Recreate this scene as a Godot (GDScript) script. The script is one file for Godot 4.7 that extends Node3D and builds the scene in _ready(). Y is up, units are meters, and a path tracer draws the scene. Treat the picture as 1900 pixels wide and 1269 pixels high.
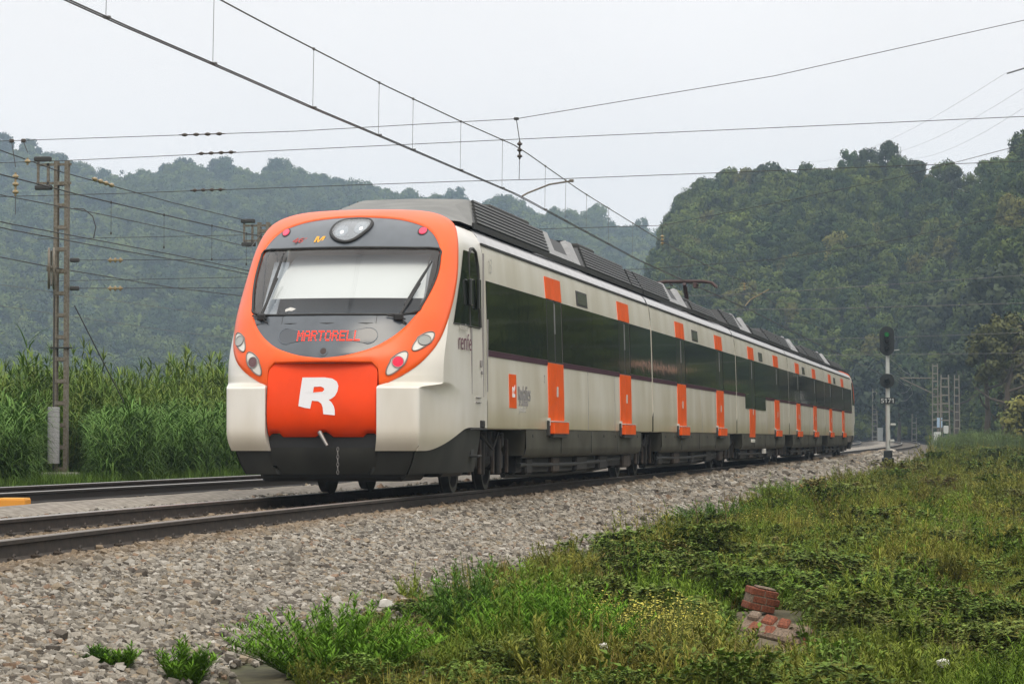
extends Node3D
# World: x right, y up (rail head of the train's track = 0), the line runs towards -z. D = -z is the distance ahead, X = -x the offset to the left.

const XC := 8.678      # the train's track centre, metres left of the camera
const Z0 := 35.71      # the train's nose, metres ahead
var rng := RandomNumberGenerator.new()
var M := {}
var taken := {}
var bumps := FastNoiseLite.new()
var patch := FastNoiseLite.new()
var train: Node3D


func _ready() -> void:
	rng.seed = 4711
	bumps.seed = 3; bumps.frequency = 0.35
	patch.seed = 11; patch.frequency = 0.22
	var cam := Camera3D.new(); cam.name = "camera"
	cam.position = Vector3(0, 0.7475, 0)
	cam.rotation = Vector3(0.03357, 0.17238, 0)
	cam.fov = 13.467; cam.near = 0.5; cam.far = 4000.0
	add_child(cam); cam.current = true
	var env := Environment.new()
	env.background_mode = Environment.BG_SKY
	var sky := Sky.new(); sky.sky_material = overcast_sky(); env.sky = sky
	env.tonemap_mode = Environment.TONE_MAPPER_LINEAR
	env.tonemap_exposure = EXPOSURE
	env.fog_enabled = true; env.fog_density = FOG; env.fog_light_color = Color(0.75, 0.845, 0.93)
	env.sdfgi_enabled = true; env.ssao_enabled = true; env.ssil_enabled = true
	var we := WorldEnvironment.new(); we.name = "environment"; we.environment = env; add_child(we)
	var sun := DirectionalLight3D.new(); sun.name = "veiled_sun"
	sun.light_energy = 0.5; sun.light_angular_distance = 30.0; sun.light_color = Color(1.0, 0.95, 0.87)
	sun.shadow_enabled = true
	sun.rotation = Vector3(deg_to_rad(-58), deg_to_rad(28), 0); add_child(sun)
	make_materials()
	make_ground()
	make_forests()
	make_tracks()
	make_train()
	make_overhead()
	make_lineside()
	make_plants()


func overcast_sky() -> PanoramaSkyMaterial:
	var w := 512
	var h := 256
	var im := Image.create(w, h, false, Image.FORMAT_RGBF)
	var nz := FastNoiseLite.new(); nz.seed = 5; nz.frequency = 1.3; nz.fractal_octaves = 4
	for j in h:
		var el := PI * (0.5 - (j + 0.5) / h)
		for i in w:
			var az := TAU * (i + 0.5) / w
			var d := Vector3(cos(el) * sin(az), sin(el) * 2.2, cos(el) * cos(az))
			var n := nz.get_noise_3dv(d * 2.2) * 0.09
			var c := Color(0.895, 0.875, 0.87)
			var hi := clampf(sin(el), 0.0, 1.0)
			c = c.lerp(Color(1.62, 1.60, 1.58), smoothstep(0.12, 1.0, hi))
			if el < 0.0:
				c = Color(0.20, 0.20, 0.17)
			else:
				c = c * (1.0 + n)
			c = c * SKY
			im.set_pixel(i, j, Color(c.r, c.g, c.b))
	var m := PanoramaSkyMaterial.new()
	m.panorama = ImageTexture.create_from_image(im)
	return m


const EXPOSURE := 1.2
const FOG := 0.00034
const SKY := 1.0


# ---------------------------------------------------------------- geometry collector
class Geo:
	var v := PackedVector3Array()
	var n := PackedVector3Array()
	var u := PackedVector2Array()
	var c := PackedColorArray()
	var i := PackedInt32Array()
	var col := Color(1, 1, 1)

	func vert(p: Vector3, q: Vector3, uv := Vector2.ZERO) -> int:
		v.append(p); n.append(q); u.append(uv); c.append(col)
		return v.size() - 1

	func face(pts: Array, center: Vector3) -> void:   # a convex face turned away from center
		var a: Vector3 = pts[0]
		var q := ((pts[1] as Vector3) - a).cross((pts[2] as Vector3) - a)
		if q.length_squared() < 1e-16 and pts.size() > 3:
			q = ((pts[2] as Vector3) - a).cross((pts[3] as Vector3) - a)
		q = q.normalized()
		var mid := Vector3.ZERO
		for p in pts: mid += p
		mid /= pts.size()
		var out := q.dot(mid - center) >= 0.0
		if not out: q = -q
		var s := v.size()
		for p in pts: vert(p, q)
		for k in range(1, pts.size() - 1):
			if out: i.append_array([s, s + k + 1, s + k])
			else: i.append_array([s, s + k, s + k + 1])

	func box(center: Vector3, size: Vector3, basis := Basis()) -> void:
		cbox(center, size, 0.0, basis)

	func cbox(center: Vector3, size: Vector3, ch: float, b := Basis()) -> void:
		var h := size * 0.5
		var P := func(sx, sy, sz, ax):   # a corner's point on the face across axis ax
			var q := Vector3(sx * (h.x - (0.0 if ax == 0 else ch)), sy * (h.y - (0.0 if ax == 1 else ch)), sz * (h.z - (0.0 if ax == 2 else ch)))
			return center + b * q
		for s in [-1.0, 1.0]:
			face([P.call(s, -1, -1, 0), P.call(s, 1, -1, 0), P.call(s, 1, 1, 0), P.call(s, -1, 1, 0)], center)
			face([P.call(-1, s, -1, 1), P.call(1, s, -1, 1), P.call(1, s, 1, 1), P.call(-1, s, 1, 1)], center)
			face([P.call(-1, -1, s, 2), P.call(1, -1, s, 2), P.call(1, 1, s, 2), P.call(-1, 1, s, 2)], center)
		if ch <= 0.0: return
		for s in [-1.0, 1.0]:
			for r in [-1.0, 1.0]:
				face([P.call(s, r, -1, 0), P.call(s, r, 1, 0), P.call(s, r, 1, 1), P.call(s, r, -1, 1)], center)
				face([P.call(s, -1, r, 0), P.call(s, 1, r, 0), P.call(s, 1, r, 2), P.call(s, -1, r, 2)], center)
				face([P.call(-1, s, r, 1), P.call(1, s, r, 1), P.call(1, s, r, 2), P.call(-1, s, r, 2)], center)
				for w in [-1.0, 1.0]:
					face([P.call(s, r, w, 0), P.call(s, r, w, 1), P.call(s, r, w, 2)], center)

	func bar(a: Vector3, b: Vector3, w: float, h: float, up := Vector3.UP) -> void:
		var d := b - a
		var z := d.normalized()
		var x := up.cross(z)
		if x.length() < 0.01: x = Vector3.RIGHT.cross(z)
		x = x.normalized()
		box((a + b) * 0.5, Vector3(w, h, d.length()), Basis(x, z.cross(x), z))

	func tube(pts: Array, r, sides := 6, caps := true) -> void:   # r: a number or one per point
		var first := v.size()
		var prev := Vector3.ZERO
		for k in pts.size():
			var a: Vector3 = pts[maxi(k - 1, 0)]
			var b: Vector3 = pts[mini(k + 1, pts.size() - 1)]
			var t := (b - a).normalized()
			var x := prev - t * prev.dot(t)
			if x.length() < 0.01:
				x = Vector3.UP.cross(t)
				if x.length() < 0.01: x = Vector3.RIGHT.cross(t)
			x = x.normalized(); prev = x
			var y := t.cross(x)
			var rr: float = r[k] if r is Array else r
			for s in sides:
				var a2 := TAU * s / sides
				var q := x * cos(a2) + y * sin(a2)
				vert((pts[k] as Vector3) + q * rr, q, Vector2(float(s) / sides, k))
		for k in pts.size() - 1:
			for s in sides:
				var a3 := first + k * sides + s
				var b3 := first + k * sides + (s + 1) % sides
				i.append_array([a3, a3 + sides, b3, b3, a3 + sides, b3 + sides])
		if caps:
			for e in [0, pts.size() - 1]:
				var ring := []
				for s in sides: ring.append(v[first + e * sides + s])
				face(ring, pts[1] if e == 0 else pts[e - 1])

	func lathe(prof: Array, sides: int, xf := Transform3D()) -> void:   # prof: Vector2(radius, height); each band flat along, smooth around
		for k in prof.size() - 1:
			var p: Vector2 = prof[k]
			var q: Vector2 = prof[k + 1]
			var d := q - p
			var nn := Vector2(d.y, -d.x).normalized()
			var s0 := v.size()
			for s in sides + 1:
				var a := TAU * s / sides
				var o := Vector3(cos(a), 0, sin(a))
				var nv := (xf.basis * (o * nn.x + Vector3.UP * nn.y)).normalized()
				vert(xf * (o * p.x + Vector3.UP * p.y), nv); vert(xf * (o * q.x + Vector3.UP * q.y), nv)
			for s in sides:
				var a2 := s0 + s * 2
				i.append_array([a2, a2 + 2, a2 + 1, a2 + 1, a2 + 2, a2 + 3])

	func grid(rows: Array, cols = null) -> void:   # rows of points, smooth; cols: a colour per row and point, if any
		var nr := rows.size()
		var nc: int = rows[0].size()
		var s0 := v.size()
		for r in nr:
			for k in nc:
				var du: Vector3 = rows[r][mini(k + 1, nc - 1)] - rows[r][maxi(k - 1, 0)]
				var dv: Vector3 = rows[mini(r + 1, nr - 1)][k] - rows[maxi(r - 1, 0)][k]
				var q := du.cross(dv)
				if q.length_squared() < 1e-14:
					var r2 := clampi(r, 1, nr - 2) if nr > 2 else r
					du = rows[r2][mini(k + 1, nc - 1)] - rows[r2][maxi(k - 1, 0)]
					q = du.cross(dv)
				if cols != null: col = cols[r][k]
				vert(rows[r][k], q.normalized() if q.length_squared() > 1e-14 else Vector3.UP, Vector2(float(k) / nc, float(r) / nr))
		for r in nr - 1:
			for k in nc - 1:
				var a := s0 + r * nc + k
				i.append_array([a, a + nc, a + 1, a + 1, a + nc, a + nc + 1])

	func prism(poly: PackedVector2Array, lo: float, hi: float, xf := Transform3D(), map = null) -> void:   # poly in x, y; lo..hi along z
		var P := func(p: Vector2, z: float) -> Vector3:
			return map.call(p, z) if map != null else xf * Vector3(p.x, p.y, z)
		var idx := Geometry2D.triangulate_polygon(poly)
		var mid := Vector2.ZERO
		for p in poly: mid += p
		mid /= poly.size()
		for z in [lo, hi]:
			var cen: Vector3 = P.call(mid, (lo + hi) * 0.5)
			var push: Vector3 = P.call(mid, z) - cen
			for k in range(0, idx.size(), 3):
				var t := [P.call(poly[idx[k]], z), P.call(poly[idx[k + 1]], z), P.call(poly[idx[k + 2]], z)]
				face(t, (t[0] + t[1] + t[2]) / 3.0 - push)
		var cw := Geometry2D.is_polygon_clockwise(poly)
		for k in poly.size():
			var a := poly[k]
			var b := poly[(k + 1) % poly.size()]
			if a.distance_to(b) < 1e-6: continue
			var inn := (b - a).normalized().orthogonal() * (-1.0 if cw else 1.0)
			var m2 := (a + b) * 0.5 - inn * 0.01
			face([P.call(a, lo), P.call(b, lo), P.call(b, hi), P.call(a, hi)], P.call(m2 if true else mid, (lo + hi) * 0.5))

	func mesh() -> ArrayMesh:
		return add_to(ArrayMesh.new())

	func add_to(m: ArrayMesh) -> ArrayMesh:
		var a := []
		a.resize(Mesh.ARRAY_MAX)
		a[Mesh.ARRAY_VERTEX] = v; a[Mesh.ARRAY_NORMAL] = n; a[Mesh.ARRAY_TEX_UV] = u; a[Mesh.ARRAY_COLOR] = c; a[Mesh.ARRAY_INDEX] = i
		m.add_surface_from_arrays(Mesh.PRIMITIVE_TRIANGLES, a)
		return m


# ---------------------------------------------------------------- scene helpers
func numbered(called: String) -> String:
	var k: int = taken.get(called, -1) + 1
	taken[called] = k
	return called if k == 0 else "%s_%03d" % [called, k]


func thing(called: String, label: String, category: String, at := Vector3.ZERO, group := "") -> Node3D:
	var o := Node3D.new(); o.name = numbered(called); o.position = at
	add_child(o)
	return tag(o, label, category, group)


func tag(o: Node3D, label: String, category := "", group := "", kind := "") -> Node3D:
	if label: o.set_meta("label", label)
	if category: o.set_meta("category", category)
	if group: o.set_meta("group", group)
	if kind: o.set_meta("kind", kind)
	return o


func obj(called: String, g, m: Material, parent: Node = null) -> MeshInstance3D:
	var o := MeshInstance3D.new()
	o.mesh = g.mesh() if g is Geo else g
	if o.mesh is ArrayMesh: o.mesh.surface_set_material(0, m)
	else: o.material_override = m
	o.name = numbered(called) if parent == null else called
	(self if parent == null else parent).add_child(o, true)
	return o


func multi(called: String, pairs: Array, parent: Node = null) -> MeshInstance3D:   # one mesh of several materials: [Geo, material, Geo, material ...]
	var a := ArrayMesh.new()
	var k := 0
	for j in range(0, pairs.size(), 2):
		if (pairs[j] as Geo).i.is_empty(): continue
		(pairs[j] as Geo).add_to(a); a.surface_set_material(k, pairs[j + 1]); k += 1
	var o := MeshInstance3D.new(); o.mesh = a
	o.name = numbered(called) if parent == null else called
	(self if parent == null else parent).add_child(o, true)
	return o


func again(mesh: Mesh, called: String, parent: Node, xf: Transform3D) -> MeshInstance3D:
	var o := MeshInstance3D.new(); o.mesh = mesh; o.name = called; o.transform = xf
	parent.add_child(o, true)
	return o


func words(text: String, height: float, m: Material, parent: Node, xf: Transform3D, called := "lettering", font := "Droid Sans", weight := 400, slant := 0.0) -> MeshInstance3D:
	var t := TextMesh.new()
	var f := SystemFont.new(); f.font_names = PackedStringArray([font]); f.font_weight = weight
	t.font = f; t.text = text; t.font_size = 64; t.pixel_size = height / 46.0; t.depth = 0.004; t.material = m
	var o := MeshInstance3D.new(); o.mesh = t; o.name = called
	o.transform = xf * Transform3D(Basis(Vector3(1, 0, 0), Vector3(slant, 1, 0), Vector3(0, 0, 1)), Vector3.ZERO)
	parent.add_child(o, true)
	return o


func scatter(called: String, mesh: Mesh, list: Array, parent: Node = null) -> MultiMeshInstance3D:   # list: [Transform3D, Color]
	var mm := MultiMesh.new(); mm.transform_format = MultiMesh.TRANSFORM_3D; mm.use_colors = true; mm.mesh = mesh
	mm.instance_count = list.size()
	var b := PackedFloat32Array(); b.resize(list.size() * 16)
	var k := 0
	for e in list:
		var t: Transform3D = e[0]
		var c: Color = e[1]
		for r in 3:
			b[k] = t.basis.x[r]; b[k + 1] = t.basis.y[r]; b[k + 2] = t.basis.z[r]; b[k + 3] = t.origin[r]; k += 4
		b[k] = c.r; b[k + 1] = c.g; b[k + 2] = c.b; b[k + 3] = 1.0; k += 4
	mm.buffer = b
	var o := MultiMeshInstance3D.new(); o.multimesh = mm
	o.name = numbered(called) if parent == null else called
	(self if parent == null else parent).add_child(o, true)
	return o


func at(X: float, Y: float, D: float) -> Vector3:   # X to the left, D ahead
	return Vector3(-X, Y, -D)


func lin(r: float, g: float, b: float) -> Color:
	return Color(r, g, b).linear_to_srgb()


func mat(key: String, c: Color, rough := 0.6, metal := 0.0, spec := 0.5) -> StandardMaterial3D:
	var m := StandardMaterial3D.new()
	m.resource_name = key; m.albedo_color = c; m.roughness = rough; m.metallic = metal; m.metallic_specular = spec
	M[key] = m
	return m


func grain(m: StandardMaterial3D, freq: float, lo: float, hi: float, size := 1.0, sd := 1, tint := Color(1, 1, 1), squash := Vector3.ONE) -> StandardMaterial3D:
	var nz := FastNoiseLite.new(); nz.seed = sd; nz.frequency = freq; nz.fractal_octaves = 5
	var t := NoiseTexture2D.new(); t.width = 256; t.height = 256; t.seamless = true; t.noise = nz
	var gr := Gradient.new()
	gr.set_color(0, Color(lo * tint.r, lo * tint.g, lo * tint.b)); gr.set_color(1, Color(hi, hi, hi))
	t.color_ramp = gr
	m.albedo_texture = t
	m.uv1_triplanar = true; m.uv1_world_triplanar = true; m.uv1_scale = squash / size
	return m


func make_materials() -> void:
	grain(mat("white", lin(0.77, 0.755, 0.715), 0.33), 0.015, 0.90, 1.0, 3.0, 2, Color(1, 0.985, 0.95), Vector3(1, 0.30, 0.7))
	M.white.vertex_color_use_as_albedo = true
	M.white.clearcoat_enabled = true; M.white.clearcoat = 0.35; M.white.clearcoat_roughness = 0.2
	grain(mat("orange", lin(0.90, 0.112, 0.008), 0.36, 0.0, 0.4), 0.012, 0.9, 1.0, 2.0, 3)
	M.orange.clearcoat_enabled = true; M.orange.clearcoat = 0.12; M.orange.clearcoat_roughness = 0.2
	mat("red_orange", lin(0.86, 0.058, 0.002), 0.4, 0.0, 0.35)
	grain(M.red_orange, 0.01, 0.9, 1.0, 2.0, 4)
	grain(mat("mask", lin(0.098, 0.113, 0.132), 0.22), 0.015, 0.85, 1.0, 1.5, 5)
	grain(mat("valance", lin(0.030, 0.030, 0.024), 0.7), 0.01, 0.6, 1.0, 2.0, 36)
	grain(mat("skirt", lin(0.062, 0.060, 0.043), 0.65), 0.01, 0.65, 1.0, 2.0, 6, Color(1, 0.95, 0.85))
	mat("black", lin(0.012, 0.012, 0.012), 0.6)
	mat("dark", lin(0.028, 0.028, 0.026), 0.7)
	mat("glass_dark", lin(0.010, 0.0125, 0.009), 0.05)
	var wav := FastNoiseLite.new(); wav.seed = 31; wav.frequency = 0.02
	var wt := NoiseTexture2D.new(); wt.width = 256; wt.height = 256; wt.seamless = true; wt.noise = wav; wt.as_normal_map = true; wt.bump_strength = 1.2
	M.glass_dark.normal_enabled = true; M.glass_dark.normal_texture = wt; M.glass_dark.normal_scale = 0.05
	M.glass_dark.uv1_triplanar = true; M.glass_dark.uv1_world_triplanar = true; M.glass_dark.uv1_scale = Vector3(0.5, 0.5, 0.3)
	mat("door_glass", lin(0.022, 0.025, 0.022), 0.09)
	mat("purple", lin(0.05, 0.011, 0.03), 0.4)
	grain(mat("roof_white", lin(0.58, 0.58, 0.60), 0.4), 0.01, 0.8, 1.0, 2.0, 7)
	grain(mat("roof_grey", lin(0.165, 0.165, 0.15), 0.5), 0.01, 0.75, 1.0, 2.0, 8)
	grain(mat("louvre", lin(0.055, 0.057, 0.055), 0.55), 0.02, 0.7, 1.0, 1.5, 9)
	grain(mat("rib", lin(0.25, 0.25, 0.25), 0.5), 0.02, 0.75, 1.0, 1.5, 10)
	mat("letter_white", lin(0.82, 0.83, 0.86), 0.45)
	mat("letter_grey", lin(0.25, 0.24, 0.24), 0.6)
	mat("letter_plum", lin(0.11, 0.035, 0.06), 0.6)
	mat("letter_red", lin(0.32, 0.035, 0.03), 0.6)
	mat("letter_yellow", lin(0.75, 0.36, 0.02), 0.5)
	mat("chrome", lin(0.55, 0.55, 0.53), 0.25, 0.4)
	mat("reflector", lin(0.62, 0.61, 0.57), 0.3)
	mat("blind", lin(0.56, 0.60, 0.60), 0.8)
	mat("cab_dark", lin(0.12, 0.15, 0.18), 0.7)
	var gl := mat("windscreen", Color(0.02, 0.03, 0.035, 0.10), 0.03)
	gl.transparency = BaseMaterial3D.TRANSPARENCY_ALPHA
	var cl := mat("lamp_glass", Color(0.75, 0.78, 0.8, 0.12), 0.05)
	cl.transparency = BaseMaterial3D.TRANSPARENCY_ALPHA
	for e in [["red_lit", Color(1.0, 0.17, 0.34), 0.8], ["tail_lit", Color(1.0, 0.02, 0.22), 0.95], ["led_lit", Color(1.0, 0.22, 0.12), 1.6], ["green_lit", Color(0.12, 0.55, 0.25), 0.3]]:
		var m := mat(e[0], Color(e[1].r * 0.5, e[1].g * 0.5, e[1].b * 0.5), 0.3)
		m.emission_enabled = true; m.emission = e[1]; m.emission_energy_multiplier = e[2]
	mat("lens_dull", lin(0.30, 0.31, 0.29), 0.15)
	mat("lens_red", lin(0.12, 0.05, 0.055), 0.12)
	grain(mat("underframe", lin(0.022, 0.019, 0.016), 0.8), 0.02, 0.5, 1.0, 0.8, 12, Color(1, 0.8, 0.6))
	grain(mat("bogie_rust", lin(0.075, 0.052, 0.036), 0.85), 0.02, 0.5, 1.0, 0.8, 13)
	mat("wheel", lin(0.05, 0.045, 0.04), 0.5, 0.4)
	grain(mat("rail_rust", lin(0.052, 0.038, 0.027), 0.85), 0.02, 0.6, 1.0, 0.7, 14)
	mat("rail_head", lin(0.33, 0.32, 0.30), 0.38, 0.75)
	mat("rail_black", lin(0.020, 0.017, 0.015), 0.7)
	mat("rail_dull", lin(0.16, 0.14, 0.12), 0.5, 0.5)
	mat("yellow_paint", lin(0.62, 0.26, 0.025), 0.6)
	grain(mat("concrete", lin(0.42, 0.41, 0.38), 0.9), 0.03, 0.7, 1.0, 0.8, 15)
	grain(mat("mast_steel", lin(0.20, 0.19, 0.165), 0.7), 0.03, 0.7, 1.0, 0.6, 16, Color(1, 0.92, 0.8))
	mat("mast_dark", lin(0.03, 0.03, 0.028), 0.7)
	grain(mat("weight", lin(0.40, 0.40, 0.41), 0.85), 0.05, 0.8, 1.0, 0.4, 17)
	mat("wire", lin(0.035, 0.033, 0.032), 0.6)
	mat("wire_brown", lin(0.06, 0.05, 0.042), 0.6)
	mat("wire_thin", lin(0.13, 0.13, 0.13), 0.6)
	mat("insulator", lin(0.26, 0.20, 0.10), 0.25)
	mat("insulator_brown", lin(0.045, 0.032, 0.022), 0.3)
	mat("insulator_white", lin(0.6, 0.6, 0.57), 0.2)
	mat("post", lin(0.44, 0.46, 0.44), 0.6)
	mat("signal_black", lin(0.007, 0.011, 0.012), 0.55)
	grain(mat("brick", lin(0.36, 0.105, 0.048), 0.9), 0.06, 0.35, 1.0, 0.3, 18)
	grain(mat("mortar", lin(0.31, 0.225, 0.16), 0.95), 0.06, 0.4, 1.0, 0.3, 19)
	var st := grain(mat("stone", Color(1, 1, 1), 0.92), 0.05, 0.72, 1.0, 0.16, 20)
	st.vertex_color_use_as_albedo = true
	var gd := grain(mat("ground", Color(1, 1, 1), 0.97), 0.03, 0.6, 1.0, 1.3, 21, Color(1, 0.96, 0.9))
	gd.vertex_color_use_as_albedo = true
	var lf := mat("leaf", Color(1, 1, 1), 0.75, 0.0, 0.15)
	lf.vertex_color_use_as_albedo = true; lf.backlight_enabled = true; lf.backlight = Color(0.32, 0.38, 0.18)
	var tr := mat("needles", Color(1, 1, 1), 0.85, 0.0, 0.12)
	tr.backlight_enabled = true; tr.backlight = Color(0.2, 0.24, 0.12)
	tr.vertex_color_use_as_albedo = true
	grain(mat("bark", lin(0.11, 0.085, 0.062), 0.95), 0.05, 0.6, 1.0, 0.5, 22)
	mat("petal", lin(0.55, 0.50, 0.07), 0.7)
	mat("plaster", lin(0.55, 0.50, 0.42), 0.9)
	mat("tile_roof", lin(0.30, 0.14, 0.08), 0.9)


# ---------------------------------------------------------------- land
func track_x(D: float) -> float:
	var X := XC
	if D < 36.0: X -= 0.0016 * (36.0 - D) * (36.0 - D)
	if D > 200.0: X += minf((D - 200.0) * (D - 200.0) / 5000.0, 0.1 * (D - 200.0) - 12.5 if D > 450.0 else 1e9)
	return X


func second_x(D: float) -> float:
	return 14.78 + (track_x(maxf(D, 36.0)) - XC)


func rise(D: float) -> float:
	return clampf((D - 140.0) * 0.0022, 0.0, 0.62)


func along(list: Array, x: float) -> float:
	if x <= list[0][0]: return list[0][1]
	for k in list.size() - 1:
		if x <= list[k + 1][0]:
			return lerpf(list[k][1], list[k + 1][1], (x - list[k][0]) / (list[k + 1][0] - list[k][0]))
	return list[-1][1]


var near_ridge := [[-200, 73.0], [-96, 65.0], [-32, 53.0], [-1.5, 43.4], [2.0, 41.7], [7.3, 38.3], [12.8, 39.2], [16.6, 40.3], [20.6, 43.3], [31.0, 44.7], [40.1, 45.7], [47.3, 46.5], [57.6, 46.3], [63.0, 45.5], [70.4, 41.0], [72.8, 38.9], [73.7, 35.6], [75.7, 21.4], [79.7, 8.9], [85.7, 0.0]]
var near_foot := [[-80.0, 200.0], [-24.0, 232.0], [0.0, 296.0], [9.0, 402.0]]
var far_ridge := [[-3.5, 30.4], [90.1, 50.0], [137.8, 69.5], [158.3, 78.1], [178.8, 84.9], [210.6, 91.1], [235.2, 94.3], [284.9, 100.4], [299.9, 104.5], [330.2, 109.7], [358.1, 111.8], [386.2, 109.8], [401.7, 106.5], [412.0, 107.2], [431.5, 114.5], [444.5, 119.2], [464.1, 125.0], [530.3, 133.0], [700, 140.0]]


func hills(X: float, D: float) -> float:
	var h := 0.0
	var f := along(near_foot, X)
	var top := 470.0 + 1.9 * maxf(0.0, X - 2.0)
	if D > f:
		var t := clampf((D - f) / (top - f), 0.0, 1.0)
		h = along(near_ridge, X) * (t * (1.3 - 0.3 * t)) if D < top else along(near_ridge, X) * maxf(0.0, 1.0 - (D - top) / 130.0)
		h *= 1.0 - smoothstep(0.1285 * D - 8.0, 0.1285 * D + 11.0, X)
		h += 2.2 * bumps.get_noise_2d(X * 0.09, D * 0.09) * minf(1.0, h / 8.0)
	if D > 700.0:
		var t2 := clampf((D - 700.0) / 580.0, 0.0, 1.0)
		var h2 := along(far_ridge, X) * t2 * (1.25 - 0.25 * t2)
		if D > 1280.0: h2 = along(far_ridge, X) * maxf(0.2, 1.0 - (D - 1280.0) / 400.0)
		h = maxf(h, h2 + 3.0 * bumps.get_noise_2d(X * 0.04, D * 0.04) * t2)
	return h


func ground_y(X: float, D: float) -> float:
	var e := X - track_x(D)
	var y := -0.18
	if e < -1.3:
		var a := clampf((-e - 1.3) / 2.1, 0.0, 1.0)
		y = lerpf(-0.18, -0.60, a * a * (3.0 - 2.0 * a) * 0.5 + a * 0.5)
		if e < -3.2:
			var far := minf(-e - 3.2, 7.0)
			y -= 0.03 * far
			y += minf(0.0030 * maxf(0.0, D - 48.0), 0.36) * smoothstep(0.0, 3.0, -e - 3.2)
			y += (0.10 * bumps.get_noise_2d(X, D) + 0.05 * bumps.get_noise_2d(X * 3.1, D * 3.1)) * smoothstep(3.0, 4.5, -e)
	elif e > 1.3:
		y = along([[1.3, -0.18], [1.75, -0.16], [2.2, -0.05], [2.6, 0.0], [2.95, -0.02], [3.5, -0.22], [4.2, -0.25], [7.6, -0.24], [8.2, -0.14], [10.0, -0.1], [18.0, 0.05], [60.0, 1.0]], e)
		if e < 3.6: y += 0.035 * bumps.get_noise_2d(X * 0.6, D * 0.6)
	else:
		y = -0.185 - 0.03 * (1.0 - absf(e) / 1.3)
	return y + rise(D) + hills(X, D)


func make_ground() -> void:
	var xs := []
	var ds := []
	var X := -300.0
	while X < 720.0:
		xs.append(X)
		X += 0.25 if X > -5.0 and X < 18.0 else 1.0 if X > -14.0 and X < 40.0 else 4.0 if X > -80.0 and X < 110.0 else 14.0
	var D := 6.0
	while D < 1640.0:
		ds.append(D)
		D += 0.45 if D < 70.0 else 1.5 if D < 150.0 else 5.0 if D < 300.0 else 14.0
	var nx := xs.size()
	var ys := PackedFloat32Array(); ys.resize(nx * ds.size())
	for j in ds.size():
		for k in nx: ys[j * nx + k] = ground_y(xs[k], ds[j])
	var parts := [Geo.new(), Geo.new(), Geo.new()]
	var seen := [{}, {}, {}]
	for j in ds.size() - 1:
		for k in nx - 1:
			var e: float = (xs[k] + xs[k + 1]) * 0.5 - track_x(ds[j])
			var which := 0
			if ds[j] > 240.0 and (hills(xs[k], ds[j]) > 0.5 or absf(e) > 40.0): which = 2
			elif e > -3.2 and e < 8.3 and ds[j] < 700.0: which = 1
			var g: Geo = parts[which]
			var id := []
			for q in [[0, 0], [1, 0], [0, 1], [1, 1]]:
				var jj: int = j + q[1]
				var kk: int = k + q[0]
				var key: int = jj * nx + kk
				if not seen[which].has(key):
					var p := at(xs[kk], ys[key], ds[jj])
					var k0 := maxi(kk - 1, 0)
					var k1 := mini(kk + 1, nx - 1)
					var j0 := maxi(jj - 1, 0)
					var j1 := mini(jj + 1, ds.size() - 1)
					var dx: float = (ys[jj * nx + k1] - ys[jj * nx + k0]) / (xs[k1] - xs[k0])
					var dz: float = (ys[j1 * nx + kk] - ys[j0 * nx + kk]) / (ds[j1] - ds[j0])
					g.col = soil(xs[kk], ds[jj], which)
					seen[which][key] = g.vert(p, Vector3(dx, 1, dz).normalized())
				id.append(seen[which][key])
			g.i.append_array([id[0], id[1], id[2], id[1], id[3], id[2]])
	tag(obj("ground", parts[0], M.ground), "grassy earth beside the railway line", "ground", "", "structure")
	tag(obj("ballast_bed", parts[1], M.ground), "grey gravel bed under and between the two tracks", "gravel bed", "", "structure")
	tag(obj("hills", parts[2], M.ground), "wooded hills rising behind the railway line", "hills", "", "structure")


func soil(X: float, D: float, which: int) -> Color:
	var v := patch.get_noise_2d(X * 1.7, D * 1.7)
	if which == 2: return Color(0.045, 0.05, 0.025)
	if which == 1:
		var e := X - track_x(D)
		if e > 1.9 and e < 3.4: return Color(0.31, 0.285, 0.25) * (1.0 + 0.25 * v)
		if e > 3.4: return Color(0.10, 0.085, 0.065)
		return Color(0.12, 0.10, 0.075) * (1.0 + 0.3 * v)
	var c := Color(0.13, 0.105, 0.06).lerp(Color(0.075, 0.085, 0.03), smoothstep(-0.3, 0.4, v))
	if X > track_x(D) + 6.0 or X < -6.0: c = Color(0.07, 0.075, 0.03)
	return c


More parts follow.
